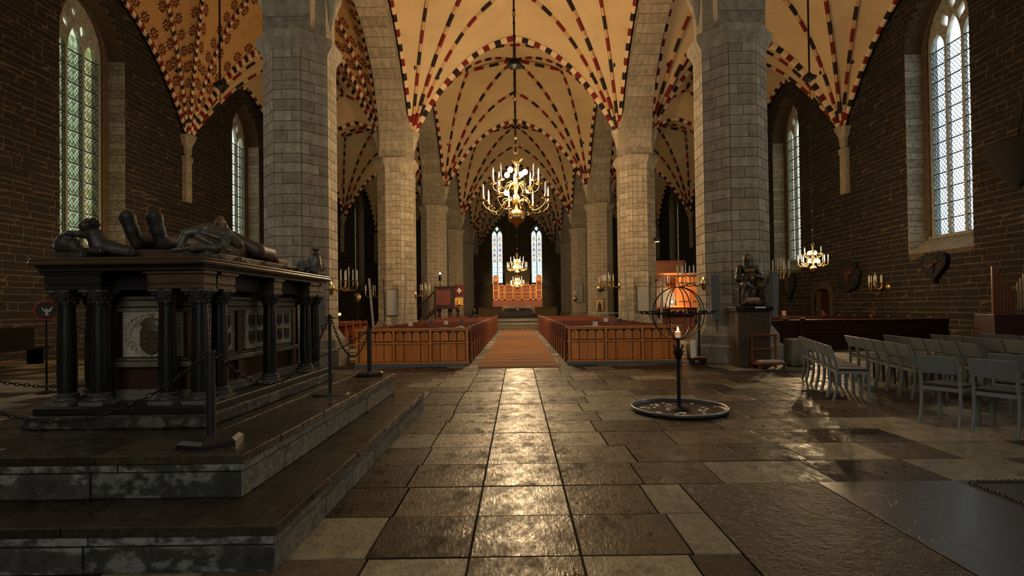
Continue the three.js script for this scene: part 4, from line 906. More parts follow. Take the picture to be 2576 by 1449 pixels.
chainOf('black chain between the thick front post and the thin post', [-2.03, ty, -3.55], [-1.97, STEP2 + 0.8, -5.48], 0.4);
chainOf('black chain between the thin post and the far post', [-1.97, STEP2 + 0.8, -5.53], [-1.99, ty, -6.98], 0.36);
chainOf('black chain behind the tomb along the far edge of its platform', [-2.03, ty, -7.02], [-4.06, ty, -7.0], 0.38);
chainOf('black chain along the left side of the tomb', [-4.1, ty, -3.55], [-4.1, ty, -6.96], 0.4);
// ------------------------------------------------------------------ runner, pews
single('carpet_runner', [rbox(1.92, 0.014, 20.6, 0.005, 0, 0.011, -22.55)], mats.carpet, 'orange-brown ribbed runner down the middle aisle', 'carpet');
const knob = ball(0.021, 0, 0.935, 0.02, 8, 6), knobMat = std(lin(0.75, 0.74, 0.7), 0.2, { metalness: 0.8 });
const endShape = [[-0.05, 0.0], [0.36, 0.0], [0.36, 0.1], [0.30, 0.2], [0.33, 0.42], [0.38, 0.47], [0.36, 0.52], [0.24, 0.5], [0.15, 0.56], [0.11, 0.75], [0.1, 0.9], [0.06, 0.93], [0.0, 0.93], [-0.04, 0.88], [-0.05, 0.6]];
function pew(label, x0, x1, d, mat, group) {               // seat on the far side faces the choir; back towards the viewer
  const L = x1 - x0, P = thing('pew', label, 'pew', [(x0 + x1) / 2, 0, -d], 0, group);
  const end = prism(endShape.map(([a, b]) => [a, b]), 0.05, [], 0.006).rotateY(PI / 2);
  for (const s of [-1, 1]) { const e = part('pew_end', end, mat, P); e.position.x = s * (L / 2 - 0.025) - 0.025; }
  part('backrest', [rbox(L - 0.1, 0.5, 0.028, 0.006, 0, 0.62, 0.0, 0, 0.12), box(L - 0.1, 0.05, 0.05, 0, 0.88, 0.035)], mat, P);
  part('seat', rbox(L - 0.1, 0.03, 0.36, 0.006, 0, 0.43, -0.2), mat, P);
  part('book_ledge', [rbox(L - 0.1, 0.02, 0.13, 0.004, 0, 0.8, 0.1, 0, 0.2)], mat, P);
  for (const s of [-1, 1]) { const k = part('knob', knob, knobMat, P); k.position.x = s * (L / 2 - 0.03); }
  return P;
}
for (const s of [-1, 1]) {
  const a = s < 0 ? -3.95 : 1.19, b = s < 0 ? -1.19 : 3.95, where = s < 0 ? 'left' : 'right';
  // panelled screen behind the last row
  const F_ = thing('pew_screen', `honey-oak panelled pew screen ${where} of the runner, facing the viewer`, 'screen', [(a + b) / 2, 0, -12.72]);
  const L = b - a, bay = (L - 0.1) / 3;
  part('plinth', [span(-L / 2, L / 2, 0, 0.075, -0.04, 0.03)], mats.plinthPaint, F_);
  part('back_board', [span(-L / 2 + 0.02, L / 2 - 0.02, 0.075, 0.9, -0.06, -0.032)], mats.mahogany, F_);  // board coloured dark to put groove shade between the panels
  for (const y of [0.095, 0.575, 0.885]) part('rail', rbox(L, y > 0.8 ? 0.05 : 0.04, 0.05, 0.006, 0, y, -0.005), mats.oak, F_);
  part('cap', rbox(L + 0.04, 0.03, 0.1, 0.008, 0, 0.915, -0.01), mats.oak, F_);
  for (let k = 0; k <= 3; k++) part('stile', rbox(0.055, 0.84, 0.055, 0.006, -L / 2 + 0.05 + k * bay, 0.49, -0.003), mats.oak, F_);
  for (let k = 0; k < 3; k++) {
    const xc = -L / 2 + 0.05 + (k + 0.5) * bay;
    for (let q = 0; q < 4; q++) part('lower_panel', rbox((bay - 0.08) / 4 - 0.016, 0.42, 0.024, 0.007, xc + (q - 1.5) * (bay - 0.08) / 4, 0.335, -0.02), mats.oakPanel[(k * 2 + q * (q + 1)) % 3], F_);
    part('muntin', rbox(0.04, 0.44, 0.04, 0.005, xc, 0.335, -0.004), mats.oak, F_);
    for (let q = 0; q < 4; q++) {
      const w = (bay - 0.17) / 8, x = xc + (q - 1.5) * (bay - 0.08) / 4;
      part('upper_panel', prism([[-w, -0.12], [w, -0.12], [w, 0.05], [w * 0.5, 0.1], [0, 0.115], [-w * 0.5, 0.1], [-w, 0.05]], 0.024, [], 0.006).translate(x, 0.735, -0.034), mats.oakPanel[(k + q) % 3], F_);
    }
  }
  let proto;
  for (let r = 0; r < 20; r++) {
    const d = 13.45 + r * 0.9, label = `${ORD[r]} oak pew from the panelled screen ${where} of the runner`;
    if (!proto) proto = pew(label, a, b, d, mats.oakDark, `pews ${where} of the runner`); else copyOf(proto, label, [(a + b) / 2, 0, -d]);
  }
}
// aisle pews
for (const s of [-1, 1]) {
  const a = s < 0 ? -13.4 : 7.6, b = s < 0 ? -6.7 : 13.3, where = s < 0 ? 'left' : 'right', d0 = s < 0 ? 17.6 : 16.9;
  let proto;
  for (let r = 0; r < 7; r++) {
    const d = d0 + r * 0.95, label = `${ORD[r]} long dark pew row in the ${where} aisle${s > 0 ? ' behind the chairs' : ' beyond the pillar'}`;
    if (!proto) proto = pew(label, a, b, d, s < 0 ? mats.oakDark : mats.mahogany, `pews in the ${where} aisle`); else copyOf(proto, label, [(a + b) / 2, 0, -d]);  // right rows: dimness of that aisle put into a darker wood
  }
  if (s > 0) {
    const L = b - a, S_ = thing('pew_screen', 'very dark panelled pew screen with pale top edge behind the grey chairs', 'screen', [(a + b) / 2, 0, -16.2]);
    part('back_board', [span(-L / 2, L / 2, 0, 0.88, -0.05, -0.01)], mats.mahogany, S_);
    part('cap', rbox(L + 0.06, 0.03, 0.14, 0.008, 0, 0.9, -0.02), std(lin(0.20, 0.12, 0.07), 0.25), S_);
    for (const y of [0.06, 0.42, 0.5, 0.83]) part('rail', rbox(L, 0.05, 0.05, 0.006, 0, y, 0), mats.mahogany, S_);
    for (let k = 0; k < 19; k++) { const x = -L / 2 + 0.17 + k * (L - 0.34) / 18; part('upper_panel', rbox(0.17, 0.24, 0.02, 0.006, x, 0.665, 0.0), mats.mahogany, S_); part('lower_panel', rbox(0.17, 0.26, 0.02, 0.006, x, 0.24, 0.0), mats.mahogany, S_); }
    for (const x of [-L / 2 + 0.1, -L / 2 + 0.62, -L / 2 + 1.15]) part('end_post', [rbox(0.16, 0.97, 0.08, 0.01, x, 0.485, 0.04)], mats.mahogany, S_);
  }
}
// papers and books lying on the ledges
for (const [n, x, y, d, w, l, label] of [['open_book', -1.42, 0.935, 12.73, 0.2, 0.13, 'open white hymn sheet at the aisle end of the left pew screen'], ['paper_sheet', -1.85, 0.932, 12.73, 0.26, 0.1, 'white paper lying on the left pew screen'], ['paper_sheet', 1.75, 0.932, 12.73, 0.24, 0.1, 'white paper lying on the right pew screen']])
  single(n, n === 'open_book' ? [rbox(w / 2, 0.012, l, 0.003, -w / 4, 0.008, 0, 0, 0, 0.2), rbox(w / 2, 0.03, l, 0.003, w / 4, 0.016, 0, 0, 0, -0.15)] : [rbox(w, 0.004, l, 0.001, 0, 0.002, 0, 0.2)], mats.paper, label, n === 'open_book' ? 'book' : 'paper', [x, y, -d]);
for (let k = 0; k < 12; k++) {
  const left = k < 7, x = left ? -3.6 + k * 0.32 : 2.1 + (k - 7) * 0.3, r = [2, 4, 6, 3, 5, 7, 8, 2, 4, 3, 6, 5][k];
  single('hymn_book', [rbox(0.13, 0.17, 0.03, 0.004, 0, 0.085, 0, 0, -0.15), rbox(0.12, 0.16, 0.022, 0.002, 0.008, 0.085, 0.002, 0, -0.15)], [mats.oakDark, mats.paper, mats.blackPaint][k % 3], `small hymn book on the ledge of the ${ORD[r - 1]} pew ${left ? 'left' : 'right'} of the runner`, 'book', [x, 0.83, -(13.45 + (r - 1) * 0.9) + 0.1], rr(-0.2, 0.2), 'hymn books on the pew ledges');
}

// ------------------------------------------------------------------ grey chairs
{
  const paintGrey = std(lin(0.15, 0.162, 0.157), 0.5), seatDark = std(lin(0.012, 0.011, 0.011), 0.7), W_ = 0.42;
  const legB = (s) => merge([tube([[s, 0, -0.05], [s, 0.2, -0.008], [s, 0.42, 0.0], [s, 0.6, -0.02], [s, 0.79, -0.085]], 0.019, 14, 6)]);   // curved rear leg and back post, seat towards +z
  const proto = thing('chair', 'x', 'chair', [0, 0, 0], 0, 'grey chairs set in curved rows');
  for (const s of [-1, 1]) { part('leg', legB(s * (W_ / 2 - 0.02)), paintGrey, proto); part('leg', [rbox(0.034, 0.42, 0.034, 0.005, s * (W_ / 2 - 0.02), 0.21, 0.39)], paintGrey, proto); }
  const back = new THREE.CylinderGeometry(1.0, 1.0, 0.2, 10, 1, true, -0.2, 0.4).translate(0, 0, -1.0), pg = [];
  for (const z of [0, -0.014]) pg.push(back.clone().translate(0, 0, z));
  part('backrest', [box(W_ - 0.03, 0.2, 0.014, 0, 0.69, -0.055, 0, -0.34), box(W_ - 0.03, 0.014, 0.016, 0, 0.785, -0.088, 0, -0.34)], paintGrey, proto);
  part('seat_frame', [rbox(W_, 0.045, 0.02, 0.004, 0, 0.415, 0.0), rbox(W_, 0.045, 0.02, 0.004, 0, 0.415, 0.4), rbox(0.02, 0.045, 0.4, 0.004, -W_ / 2 + 0.02, 0.415, 0.2), rbox(0.02, 0.045, 0.4, 0.004, W_ / 2 - 0.02, 0.415, 0.2)], paintGrey, proto);
  part('seat', rbox(W_ - 0.03, 0.035, 0.4, 0.012, 0, 0.452, 0.205), seatDark, proto);
  let first = true;
  const put = (label, x, d, fx, fd) => {                    // facing (fx, fd) on the floor plan
    const turn = Math.atan2(fx, -fd), pos = [x, 0, -d];
    if (first) { proto.userData.label = label; proto.position.set(...pos); proto.rotation.y = turn; first = false; } else copyOf(proto, label, pos, turn);
  };
  const rows = [['rearmost', 5.42, 9.95, 4.55, 7.5], ['second', 6.28, 9.85, 5.67, 7.5], ['third', 7.05, 9.83, 6.65, 7.5], ['fourth', 7.98, 9.92, 7.7, 7.5], ['fifth', 8.95, 10.0, 8.8, 7.5]];
  rows.forEach(([row, x0, d0, x1, d1]) => {
    const l = hypot(x1 - x0, d1 - d0), fx = -(d1 - d0) / l, fd = (x1 - x0) / l;
    for (let k = 0; k < 6; k++) { const t = 1 - (5.5 - k) * 0.434 / l; put(`grey wooden chair, ${ORD[k]} from the pew screen in the ${row} row of chairs`, lerp(x0, x1, t), lerp(d0, d1, t), fx, fd); }
  });
  const nearRows = [['rearmost', 4.68, 6.2, 5.12, 5.3], ['second', 5.58, 6.25, 6.0, 5.35]];
  nearRows.forEach(([row, x0, d0, x1, d1]) => {
    const l = hypot(x1 - x0, d1 - d0), fx = -(d1 - d0) / l, fd = (x1 - x0) / l;
    for (let k = 0; k < 3; k++) { const t = (k + 0.5) / 2; put(k === 0 && row === 'rearmost' ? 'large foreground grey chair seen from behind, nearest the gap between the chair blocks' : `foreground grey chair, ${ORD[k]} from the gap between the chair blocks in the ${row} row`, lerp(x0, x1, t), lerp(d0, d1, t), fx, fd); }
  });
}
// ------------------------------------------------------------------ candle globe on its tray
{
  const cx = 2.14, d = 7.03, G = thing('candle_globe', 'black iron globe candle holder on a post standing in a round tray', 'candle holder', [cx, 0, -d]);
  part('tray', [lathe([[0.001, 0.012], [0.58, 0.012], [0.605, 0.02], [0.61, 0.05], [0.625, 0.05], [0.628, 0.0], [0.001, 0.0]], 56)], std(lin(0.06, 0.055, 0.05), 0.35, { metalness: 0.4, bumpMap: bSlab, bumpScale: 0.002 }), G);
  part('tray_rim', torus(0.618, 0.013, 0, 0.055, 0, 56, 6), std(lin(0.34, 0.36, 0.36), 0.3, { metalness: 0.6 }), G);
  part('wax_drips', Array.from({ length: 40 }, () => { const r = 0.2 + 0.36 * rnd(), a = rnd() * 6.3; return lathe([[0.001, 0.006], [0.02, 0.003], [0.024, 0]], 7, r * cos(a), 0.013, r * sin(a)).scale(1, 1, 1); }), mats.candle, G).userData.kind = 'stuff';
  part('foot', [lathe([[0.17, 0.013], [0.15, 0.03], [0.05, 0.05], [0.03, 0.06]], 20)], mats.iron, G);
  const leaf = [];
  for (const y of [0.76, 0.84]) for (let k = 0; k < 4; k++) { const a = k * PI / 2 + 0.5; leaf.push(tube([[0.02 * cos(a), y - 0.08, 0.02 * sin(a)], [0.045 * cos(a), y - 0.01, 0.045 * sin(a)], [0.06 * cos(a), y + 0.035, 0.06 * sin(a)]], 0.013, 8, 5)); }
  part('post', [cyl(0.026, 0.022, 0.95, 10), ...leaf, lathe([[0.02, 0.7], [0.04, 0.77], [0.02, 0.84]], 8)], mats.iron, G);
  const yc = 1.3, R = 0.35, mer = [];
  for (let k = 0; k < 4; k++) mer.push(new THREE.TorusGeometry(R, 0.007, 6, 48).rotateY(k * PI / 4 + 0.2).translate(0, yc, 0));
  part('meridian_hoops', mer, mats.iron, G);
  const ring = [torus(0.36, 0.01, 0, yc, 0, 48, 6), torus(0.48, 0.01, 0, yc - 0.005, 0, 56, 6)];
  for (let k = 0; k < 16; k++) { const a = k * PI / 8; ring.push(rod([0.35 * cos(a), yc, 0.35 * sin(a)], [0.49 * cos(a), yc, 0.49 * sin(a)], 0.006, 5)); }
  part('equator_ring', ring, mats.iron, G);
  const cup = lathe([[0.001, 0], [0.02, 0.002], [0.022, 0.025], [0.018, 0.025], [0.016, 0.008]], 9);
  for (let k = 0; k < 32; k++) { const a = k * PI / 16, r = k % 2 ? 0.36 : 0.48; const c = part('candle_cup', cup, mats.iron, G); c.position.set(r * cos(a), yc + 0.005, r * sin(a)); }
  part('dish', lathe([[0.001, 0.95], [0.06, 0.955], [0.065, 0.975], [0.055, 0.975]], 14), mats.greyMetal, G);
  const c = thing('lit_candle', 'short lit candle burning in the centre of the iron globe', 'candle', [cx, 0.966, -d]);
  part('wax', [cyl(0.034, 0.034, 0.085, 14)], std(lin(0.8, 0.6, 0.45), 0.6, { emissive: lin(0.55, 0.2, 0.08), emissiveIntensity: 0.5 }), c);
  part('flame', lathe([[0.001, 0.088], [0.012, 0.1], [0.014, 0.112], [0.007, 0.135], [0.001, 0.155]], 10), std(lin(1, 0.8, 0.5), 0.5, { emissive: lin(1, 0.6, 0.25), emissiveIntensity: 20 }), c);
  const l = new THREE.PointLight(WARM, 0.35); l.position.set(0, 0.12, 0); l.shadow.radius = 0.6; l.castShadow = true; l.name = 'flame_light'; c.add(l);
}
// ------------------------------------------------------------------ seated statue on its pedestal, kneeler
{
  const x = 5.28, d = 11.98, P = thing('statue_pedestal', 'tall brown wooden pedestal with black top before the right pillar', 'pedestal', [x, 0, -d]);
  part('body', [rbox(0.72, 1.25, 0.5, 0.01, 0, 0.625, 0)], mats.walnut, P);
  part('top', [rbox(0.82, 0.05, 0.58, 0.01, 0, 1.275, 0), rbox(0.86, 0.06, 0.62, 0.012, 0, 1.33, 0)], mats.blackPaint, P);
  part('name_plate', rbox(0.24, 0.03, 0.008, 0.002, 0.12, 1.335, 0.314), mats.paper, P);
  const S_ = thing('seated_statue', 'dark gilded wooden statue of a seated long-haired woman on the pedestal', 'statue', [x, 1.366, -d]);
  const bw = std(lin(0.04, 0.024, 0.011), 0.4, { metalness: 0.25 }), gold = std(lin(0.14, 0.085, 0.036), 0.34, { metalness: 0.5 });
  part('throne', [rbox(0.5, 0.42, 0.3, 0.02, 0, 0.21, -0.08), rbox(0.56, 0.05, 0.42, 0.01, 0, 0.025, 0)], darkWood, S_);
  part('body', blob([[0, 0.5, 0, 0.14, 0, 0.78, -0.03, 0.12], [-0.17, 0.86, -0.03, 0.065, 0.17, 0.86, -0.03, 0.065], [0, 0.93, -0.02, 0.05, 0, 0.98, -0.02, 0.05],
    [-0.2, 0.85, -0.02, 0.07, -0.26, 0.62, 0.05, 0.065], [-0.26, 0.62, 0.05, 0.06, -0.06, 0.64, 0.17, 0.045], [0.2, 0.85, -0.02, 0.07, 0.27, 0.64, 0.05, 0.065], [0.27, 0.64, 0.05, 0.06, 0.08, 0.68, 0.17, 0.045],
    [-0.1, 0.5, 0.03, 0.13, -0.15, 0.47, 0.2, 0.1], [0.1, 0.5, 0.03, 0.13, 0.17, 0.46, 0.22, 0.1], [-0.15, 0.47, 0.2, 0.1, -0.17, 0.1, 0.2, 0.1], [0.17, 0.46, 0.22, 0.1, 0.2, 0.1, 0.2, 0.08], [-0.2, 0.06, 0.22, 0.06, 0.24, 0.05, 0.22, 0.05], [0.0, 0.4, 0.2, 0.09, 0, 0.12, 0.18, 0.1], [0.28, 0.6, 0.0, 0.04, 0.36, 0.55, 0.03, 0.03]], 0.05, 80,
    (a, b, c) => (0.02 * abs(sin(a * 24 + sin(b * 9) * 1.2 + c * 8)) ** 0.6 - 0.01) * (b < 0.52 ? 1 : 0.4)), bw, S_);
  part('bodice', blob([[-0.06, 0.8, 0.06, 0.07, 0.06, 0.8, 0.06, 0.07], [0, 0.66, 0.1, 0.09, 0, 0.62, 0.14, 0.08]], 0.03, 40, (a) => 0.006 * sin(a * 110)), gold, S_);
  part('head', blob([[0, 1.1, 0.02, 0.075, 0, 1.07, 0.035, 0.062], [0, 1.075, 0.1, 0.012, 0, 1.055, 0.108, 0.014], [-0.02, 1.03, 0.085, 0.01, 0.02, 1.03, 0.085, 0.01], [0, 0.995, 0.07, 0.02, 0, 1.0, 0.075, 0.018]], 0.015, 48, (x, y, z) => max(0, 0.016 - hypot(abs(x) - 0.028, y - 1.085, z - 0.092)) * 0.8), gold, S_);
  const hair = [];
  for (let k = 0; k < 18; k++) { const a = PI * (k / 17) + PI, cx = cos(a), side = k < 9 ? -1 : 1; const bk = abs(cx) < 0.75 ? -0.09 : 0.0; hair.push(tube([[0.05 * cx, 1.17, -0.02 + bk * 0.3], [0.092 * cx, 1.1, 0.01 + bk + 0.02 * sin(k)], [0.105 * cx, 0.98, 0.03 + bk], [0.135 * cx, 0.84, 0.07 + bk * 1.4 + 0.02 * sin(k * 3)]], 0.022, 12, 6)); }
  hair.push(ball(0.088, 0, 1.12, -0.02, 14, 10));
  part('hair', hair, std(lin(0.11, 0.065, 0.03), 0.4, { metalness: 0.3 }), S_);
  part('gilt_foliage', Array.from({ length: 14 }, (_, k) => tube([[-0.2 + k * 0.022, 0.06, 0.27], [-0.19 + k * 0.022, 0.13 + 0.03 * sin(k * 2), 0.31], [-0.17 + k * 0.02, 0.19, 0.28]], 0.014, 6, 5)), std(lin(0.34, 0.23, 0.11), 0.35, { metalness: 0.5 }), S_);
  const K = thing('kneeler', 'small wooden kneeler with pale cushion in front of the statue pedestal', 'kneeler', [5.42, 0, -11.5]);
  for (const s of [-1, 1]) { part('post', rbox(0.035, 0.72, 0.04, 0.006, s * 0.26, 0.36, -0.1), mats.oakDark, K); part('leg', rbox(0.04, 0.12, 0.04, 0.005, s * 0.26, 0.06, 0.28), mats.oakDark, K); }
  for (const y of [0.73, 0.42]) part('rail', rbox(0.56, 0.035, y > 0.6 ? 0.12 : 0.03, 0.006, 0, y, -0.1), mats.oakDark, K);
  part('footboard', rbox(0.6, 0.035, 0.46, 0.006, 0, 0.13, 0.1), mats.oakDark, K);
  part('cushion', rbox(0.5, 0.05, 0.28, 0.02, 0.02, 0.17, 0.14), std(lin(0.42, 0.33, 0.24), 0.9), K);
  single('stone_block', [rbox(0.42, 0.62, 0.4, 0.06, 0, 0.31, 0), rbox(0.34, 0.3, 0.5, 0.12, 0.1, 0.15, 0.05)], mats.pier, 'rounded pale stone block standing behind the statue pedestal', 'stone', [6.3, 0, -11.9]);
}
// ------------------------------------------------------------------ loudspeakers, boards
function speaker(label, x, y, z, h, turn, lean = 0) {
  const s = thing('column_speaker', label, 'loudspeaker', [x, y, z], turn);
  const w = 0.22, bx = part('cabinet', [rbox(w, h, 0.13, 0.012, 0, h / 2, 0)], mats.greyMetal, s);
  const gr = part('grille', [box(w - 0.03, h - 0.04, 0.008, 0, h / 2, 0.066)], std(lin(0.11, 0.108, 0.104), 0.8), s);
  part('bracket', [box(0.05, 0.14, 0.1, 0, h * 0.8, -0.1), box(0.05, 0.14, 0.1, 0, h * 0.2, -0.1), rod([0, 0, -0.03], [0.0, -0.28, -0.06], 0.01)], mats.iron, s);
  for (const q of s.children) q.rotation.z = lean;
  return s;
}
speaker('grey column loudspeaker on the left pillar behind the tomb', -4.75, 1.05, -12.7, 1.06, 0.5, 0.06);
speaker('grey column loudspeaker on the front of the right pillar', 4.82, 1.05, -12.72, 1.1, -0.3, 0.03);
speaker('tilted pale grey column loudspeaker to the right of the seated statue', 6.2, 1.1, -12.75, 1.1, 0.5, -0.06);
function slim(label, x, z, h, lean) {
  const s = thing('slim_speaker', label, 'loudspeaker', [x, 0, z]);
  part('foot', lathe([[0.14, 0], [0.14, 0.015], [0.02, 0.03]], 14), mats.greyMetal, s);
  const t = part('column', [rbox(0.09, h, 0.07, 0.008, 0, h / 2 + 0.02, 0)], mats.greyMetal, s); t.rotation.z = lean;
  part('cable', [rod([0.02, 0.02, -0.05], [0.04, 0.5, -0.1], 0.006)], mats.blackPaint, s);
}
slim('thin grey pole loudspeaker leaning left of the second left pillar', -6.25, -22.9, 2.75, 0.08);
slim('thin grey pole loudspeaker leaning right of the second left pillar', -4.98, -22.8, 2.85, -0.05);
slim('thin grey pole loudspeaker leaning left of the second right pillar', 4.85, -22.8, 2.85, 0.06);
slim('thin grey pole loudspeaker leaning right of the second right pillar', 6.2, -22.9, 2.75, -0.06);
function board(label, x, y, z, w, h) {
  const b = thing('notice_board', label, 'board', [x, y, z]);
  part('frame', [rbox(w + 0.06, h + 0.06, 0.04, 0.008, 0, 0, -0.01)], std(lin(0.06, 0.06, 0.06), 0.5), b);
  part('panel', box(w, h, 0.02, 0, 0, 0.012), mats.greyCloth, b);
}
board('blank pale board framed in grey on the second left pillar', -5.55, 1.7, -23.22, 0.48, 1.12);
board('blank pale board framed in grey on the second right pillar', 5.55, 1.72, -23.22, 0.5, 1.08);
board('dark framed hymn board on the far right pillar', 5.25, 2.6, -44.6, 0.6, 1.6);
single('microphone_stand', [rod([0, 0, 0], [0.05, 2.5, 0], 0.022), ball(0.07, 0.05, 2.5, 0, 8, 6), lathe([[0.18, 0], [0.18, 0.02], [0.02, 0.04]], 14)], mats.blackPaint, 'thin black microphone stand before the second right pillar', 'stand', [5.88, 0, -22.4]);

// ------------------------------------------------------------------ wall candelabra
function sconce(label, x, y, z, turn, arms = 7, s = 1) {
  const c = thing('candle_bracket', label, 'sconce', [x, y, z], turn);            // reaches out along +z
  part('rosette', [lathe([[0.001, 0.05], [0.06, 0.045], [0.11, 0.02], [0.13, 0]], 14).rotateX(PI / 2).scale(s, 1.3 * s, s)], mats.brass, c);
  part('arm', [tube([[0, 0, 0.03], [0, -0.06, 0.16], [0, 0.01, 0.3], [0, -0.03, 0.42]].map((p) => p.map((v) => v * s)), 0.02 * s, 16, 6), ball(0.04 * s, 0, -0.02 * s, 0.22 * s, 8, 6)], mats.brass, c);
  for (let k = 0; k < arms; k++) {
    const a = k / arms * 2 * PI, r = k === 0 ? 0 : 0.2 * s, h = k === 0 ? 0.24 * s : 0.16 * s, X = r * cos(a), Z = 0.42 * s + r * sin(a);
    const b = part('branch', [tube([[0, -0.03 * s, 0.42 * s], [X * 0.6, -0.07 * s, lerp(0.42 * s, Z, 0.6)], [X, 0.02 * s, Z], [X, h, Z]], 0.011 * s, 12, 5), lathe([[0.001, 0], [0.04 * s, 0.008 * s], [0.045 * s, 0.018 * s]], 10, X, h, Z)], mats.brass, c);
    part('candle', candleGeo(0.24 * s, 0.015 * s).translate(X, h + 0.01 * s, Z), mats.candle, b);
  }
  return c;
}
sconce('brass candelabra bracket with white candles on the right side of the left pillar', -4.68, 1.95, -13.2, PI / 2, 8, 1.05);
sconce('brass candelabra bracket with white candles on the left side of the right pillar', 4.68, 1.95, -13.2, -PI / 2, 8, 1.05);
sconce('brass candelabra bracket with white candles between the statue and the heart-shaped shields', 6.32, 2.1, -13.4, PI / 2, 8, 1.0);
sconce('brass candelabra bracket with white candles on the left of the second left pillar', -6.3, 2.05, -24.1, -PI / 2, 7, 1.1);
sconce('brass candelabra bracket with white candles on the right of the second left pillar', -4.7, 2.05, -24.1, PI / 2, 7, 1.1);
sconce('brass candelabra bracket with white candles on the left of the second right pillar', 4.7, 2.35, -24.1, -PI / 2, 7, 1.2);
sconce('brass candelabra bracket with white candles on the right of the second right pillar', 6.3, 2.3, -24.1, PI / 2, 7, 1.1);
sconce('brass candelabra bracket above the small icon picture', 5.35, 2.6, -33.95, 0, 3, 1.6);
sconce('small brass candelabra bracket below the dark framed board', 4.9, 2.1, -44.6, 0, 3, 1.5);
sconce('brass candelabra bracket with pale candles between two dark shields on the right wall', WX - 0.03, 2.05, -21.6, -PI / 2, 8, 1.15);
sconce('brass candelabra bracket with pale candles on the left wall seen between the tomb columns', -WX + 0.03, 2.05, -20.6, PI / 2, 8, 1.15);
single('oil_sconce', [lathe([[0.001, 0.06], [0.16, 0.04], [0.2, 0]], 14).rotateX(PI / 2).scale(1, 1.4, 1)], mats.brass, 'round brass wall plate shining in the dark left aisle', 'sconce', [-9.3, 2.1, -30.5]);
single('sconce_pole', [rod([0, 0, 0], [0, 2.0, 0], 0.02), lathe([[0.16, 0], [0.16, 0.02], [0.02, 0.05]], 12)], mats.iron, 'thin iron pole carrying a round brass plate in the left aisle', 'pole', [-9.3, 0, -30.55]);

// ------------------------------------------------------------------ choir organ between the right pillars
{
  const O = thing('choir_organ', 'orange wooden choir organ cabinet with open doors and pipes beyond the right pillar', 'organ', [7.75, 0, -25.6]);
  part('base', [rbox(2.3, 1.25, 0.9, 0.015, 0, 0.625, 0)], mats.oakDark, O);
  part('keydesk', [rbox(1.9, 0.08, 0.5, 0.01, 0, 1.0, 0.6), rbox(2.0, 0.05, 0.56, 0.01, 0, 1.3, 0.55), rbox(0.08, 1.0, 0.5, 0.01, -0.95, 0.5, 0.6), rbox(0.08, 1.0, 0.5, 0.01, 0.95, 0.5, 0.6)], mats.oakDark, O);
  part('music_desk', [rbox(0.8, 0.35, 0.03, 0.006, -0.1, 1.22, 0.65, 0, -0.3)], mats.oak, O);
  part('case', [span(-1.05, -0.98, 1.25, 2.9, -0.4, 0.2), span(0.98, 1.05, 1.25, 2.9, -0.4, 0.2), span(-1.05, 1.05, 1.25, 2.9, -0.42, -0.36), span(-1.1, 1.1, 2.88, 2.98, -0.44, 0.26)], mats.organWood, O);
  for (const [x, w, t] of [[0.25, 0.62, 0], [0.9, 0.62, 0.15]]) { const d = part('door', [rbox(w, 1.5, 0.04, 0.008, 0, 2.05, 0.3), rbox(0.05, 1.5, 0.05, 0.008, -w / 2, 2.05, 0.3), rbox(0.05, 1.5, 0.05, 0.008, w / 2, 2.05, 0.3)], mats.organWood, O); d.position.x = x; d.rotation.y = t; part('strap_hinge', [box(w * 0.8, 0.03, 0.02, 0, 1.6, 0.33), box(w * 0.8, 0.03, 0.02, 0, 2.5, 0.33)], mats.iron, d); }
  const l = part('door', rbox(0.5, 1.5, 0.04, 0.008, 0, 2.05, 0), mats.organWood, O); l.position.set(-1.15, 0, 0.35); l.rotation.y = 1.0;
  for (let k = 0; k < 12; k++) part('pipe', [cyl(0.03, 0.03, 1.25 - k * 0.055, 8, -0.93 + k * 0.075, 1.4, 0.05), cyl(0.008, 0.03, 0.14, 8, -0.93 + k * 0.075, 1.26, 0.05)], mats.greyMetal, O);
  const B = thing('organ_screen', 'plain orange wooden back screen standing behind the choir organ', 'screen', [7.6, 0, -28.2]);
  part('panel', [rbox(2.7, 3.75, 0.12, 0.01, 0, 1.875, 0)], mats.organWood, B); part('cap', rbox(2.8, 0.08, 0.2, 0.01, 0, 3.78, 0), mats.organWood, B);
  const L = thing('desk_lamp', 'small glowing lamp on the choir organ keydesk', 'lamp', [7.35, 1.36, -25.0]);
  part('stand', [lathe([[0.08, 0], [0.07, 0.015], [0.01, 0.03], [0.01, 0.2]], 12)], mats.brass, L);
  bulb(0, 0.22, 0, 0.05, 3.0, L);
  // flood lamp fixed above the organ, lighting its doors
  const fl = thing('floodlight', 'small black floodlight on the second right pillar shining on the organ', 'lamp', [6.35, 4.4, -23.7]);
  part('housing', [rbox(0.22, 0.18, 0.2, 0.02, 0, 0, 0), box(0.06, 0.06, 0.3, -0.1, 0, 0)], mats.blackPaint, fl);
  const sp = new THREE.SpotLight(WARM, 90, 0, 0.42, 0.6); sp.position.set(0.1, -0.14, -0.05); sp.target.position.set(1.6, -2.4, -1.6); sp.castShadow = true; sp.shadow.radius = 4; sp.name = 'flood_light'; fl.add(sp, sp.target);
  part('lens_light', [box(0.16, 0.012, 0.14, 0, -0.1, 0)], std(lin(1, 0.9, 0.7), 0.5, { emissive: lin(1, 0.72, 0.4), emissiveIntensity: 3 }), fl);
}
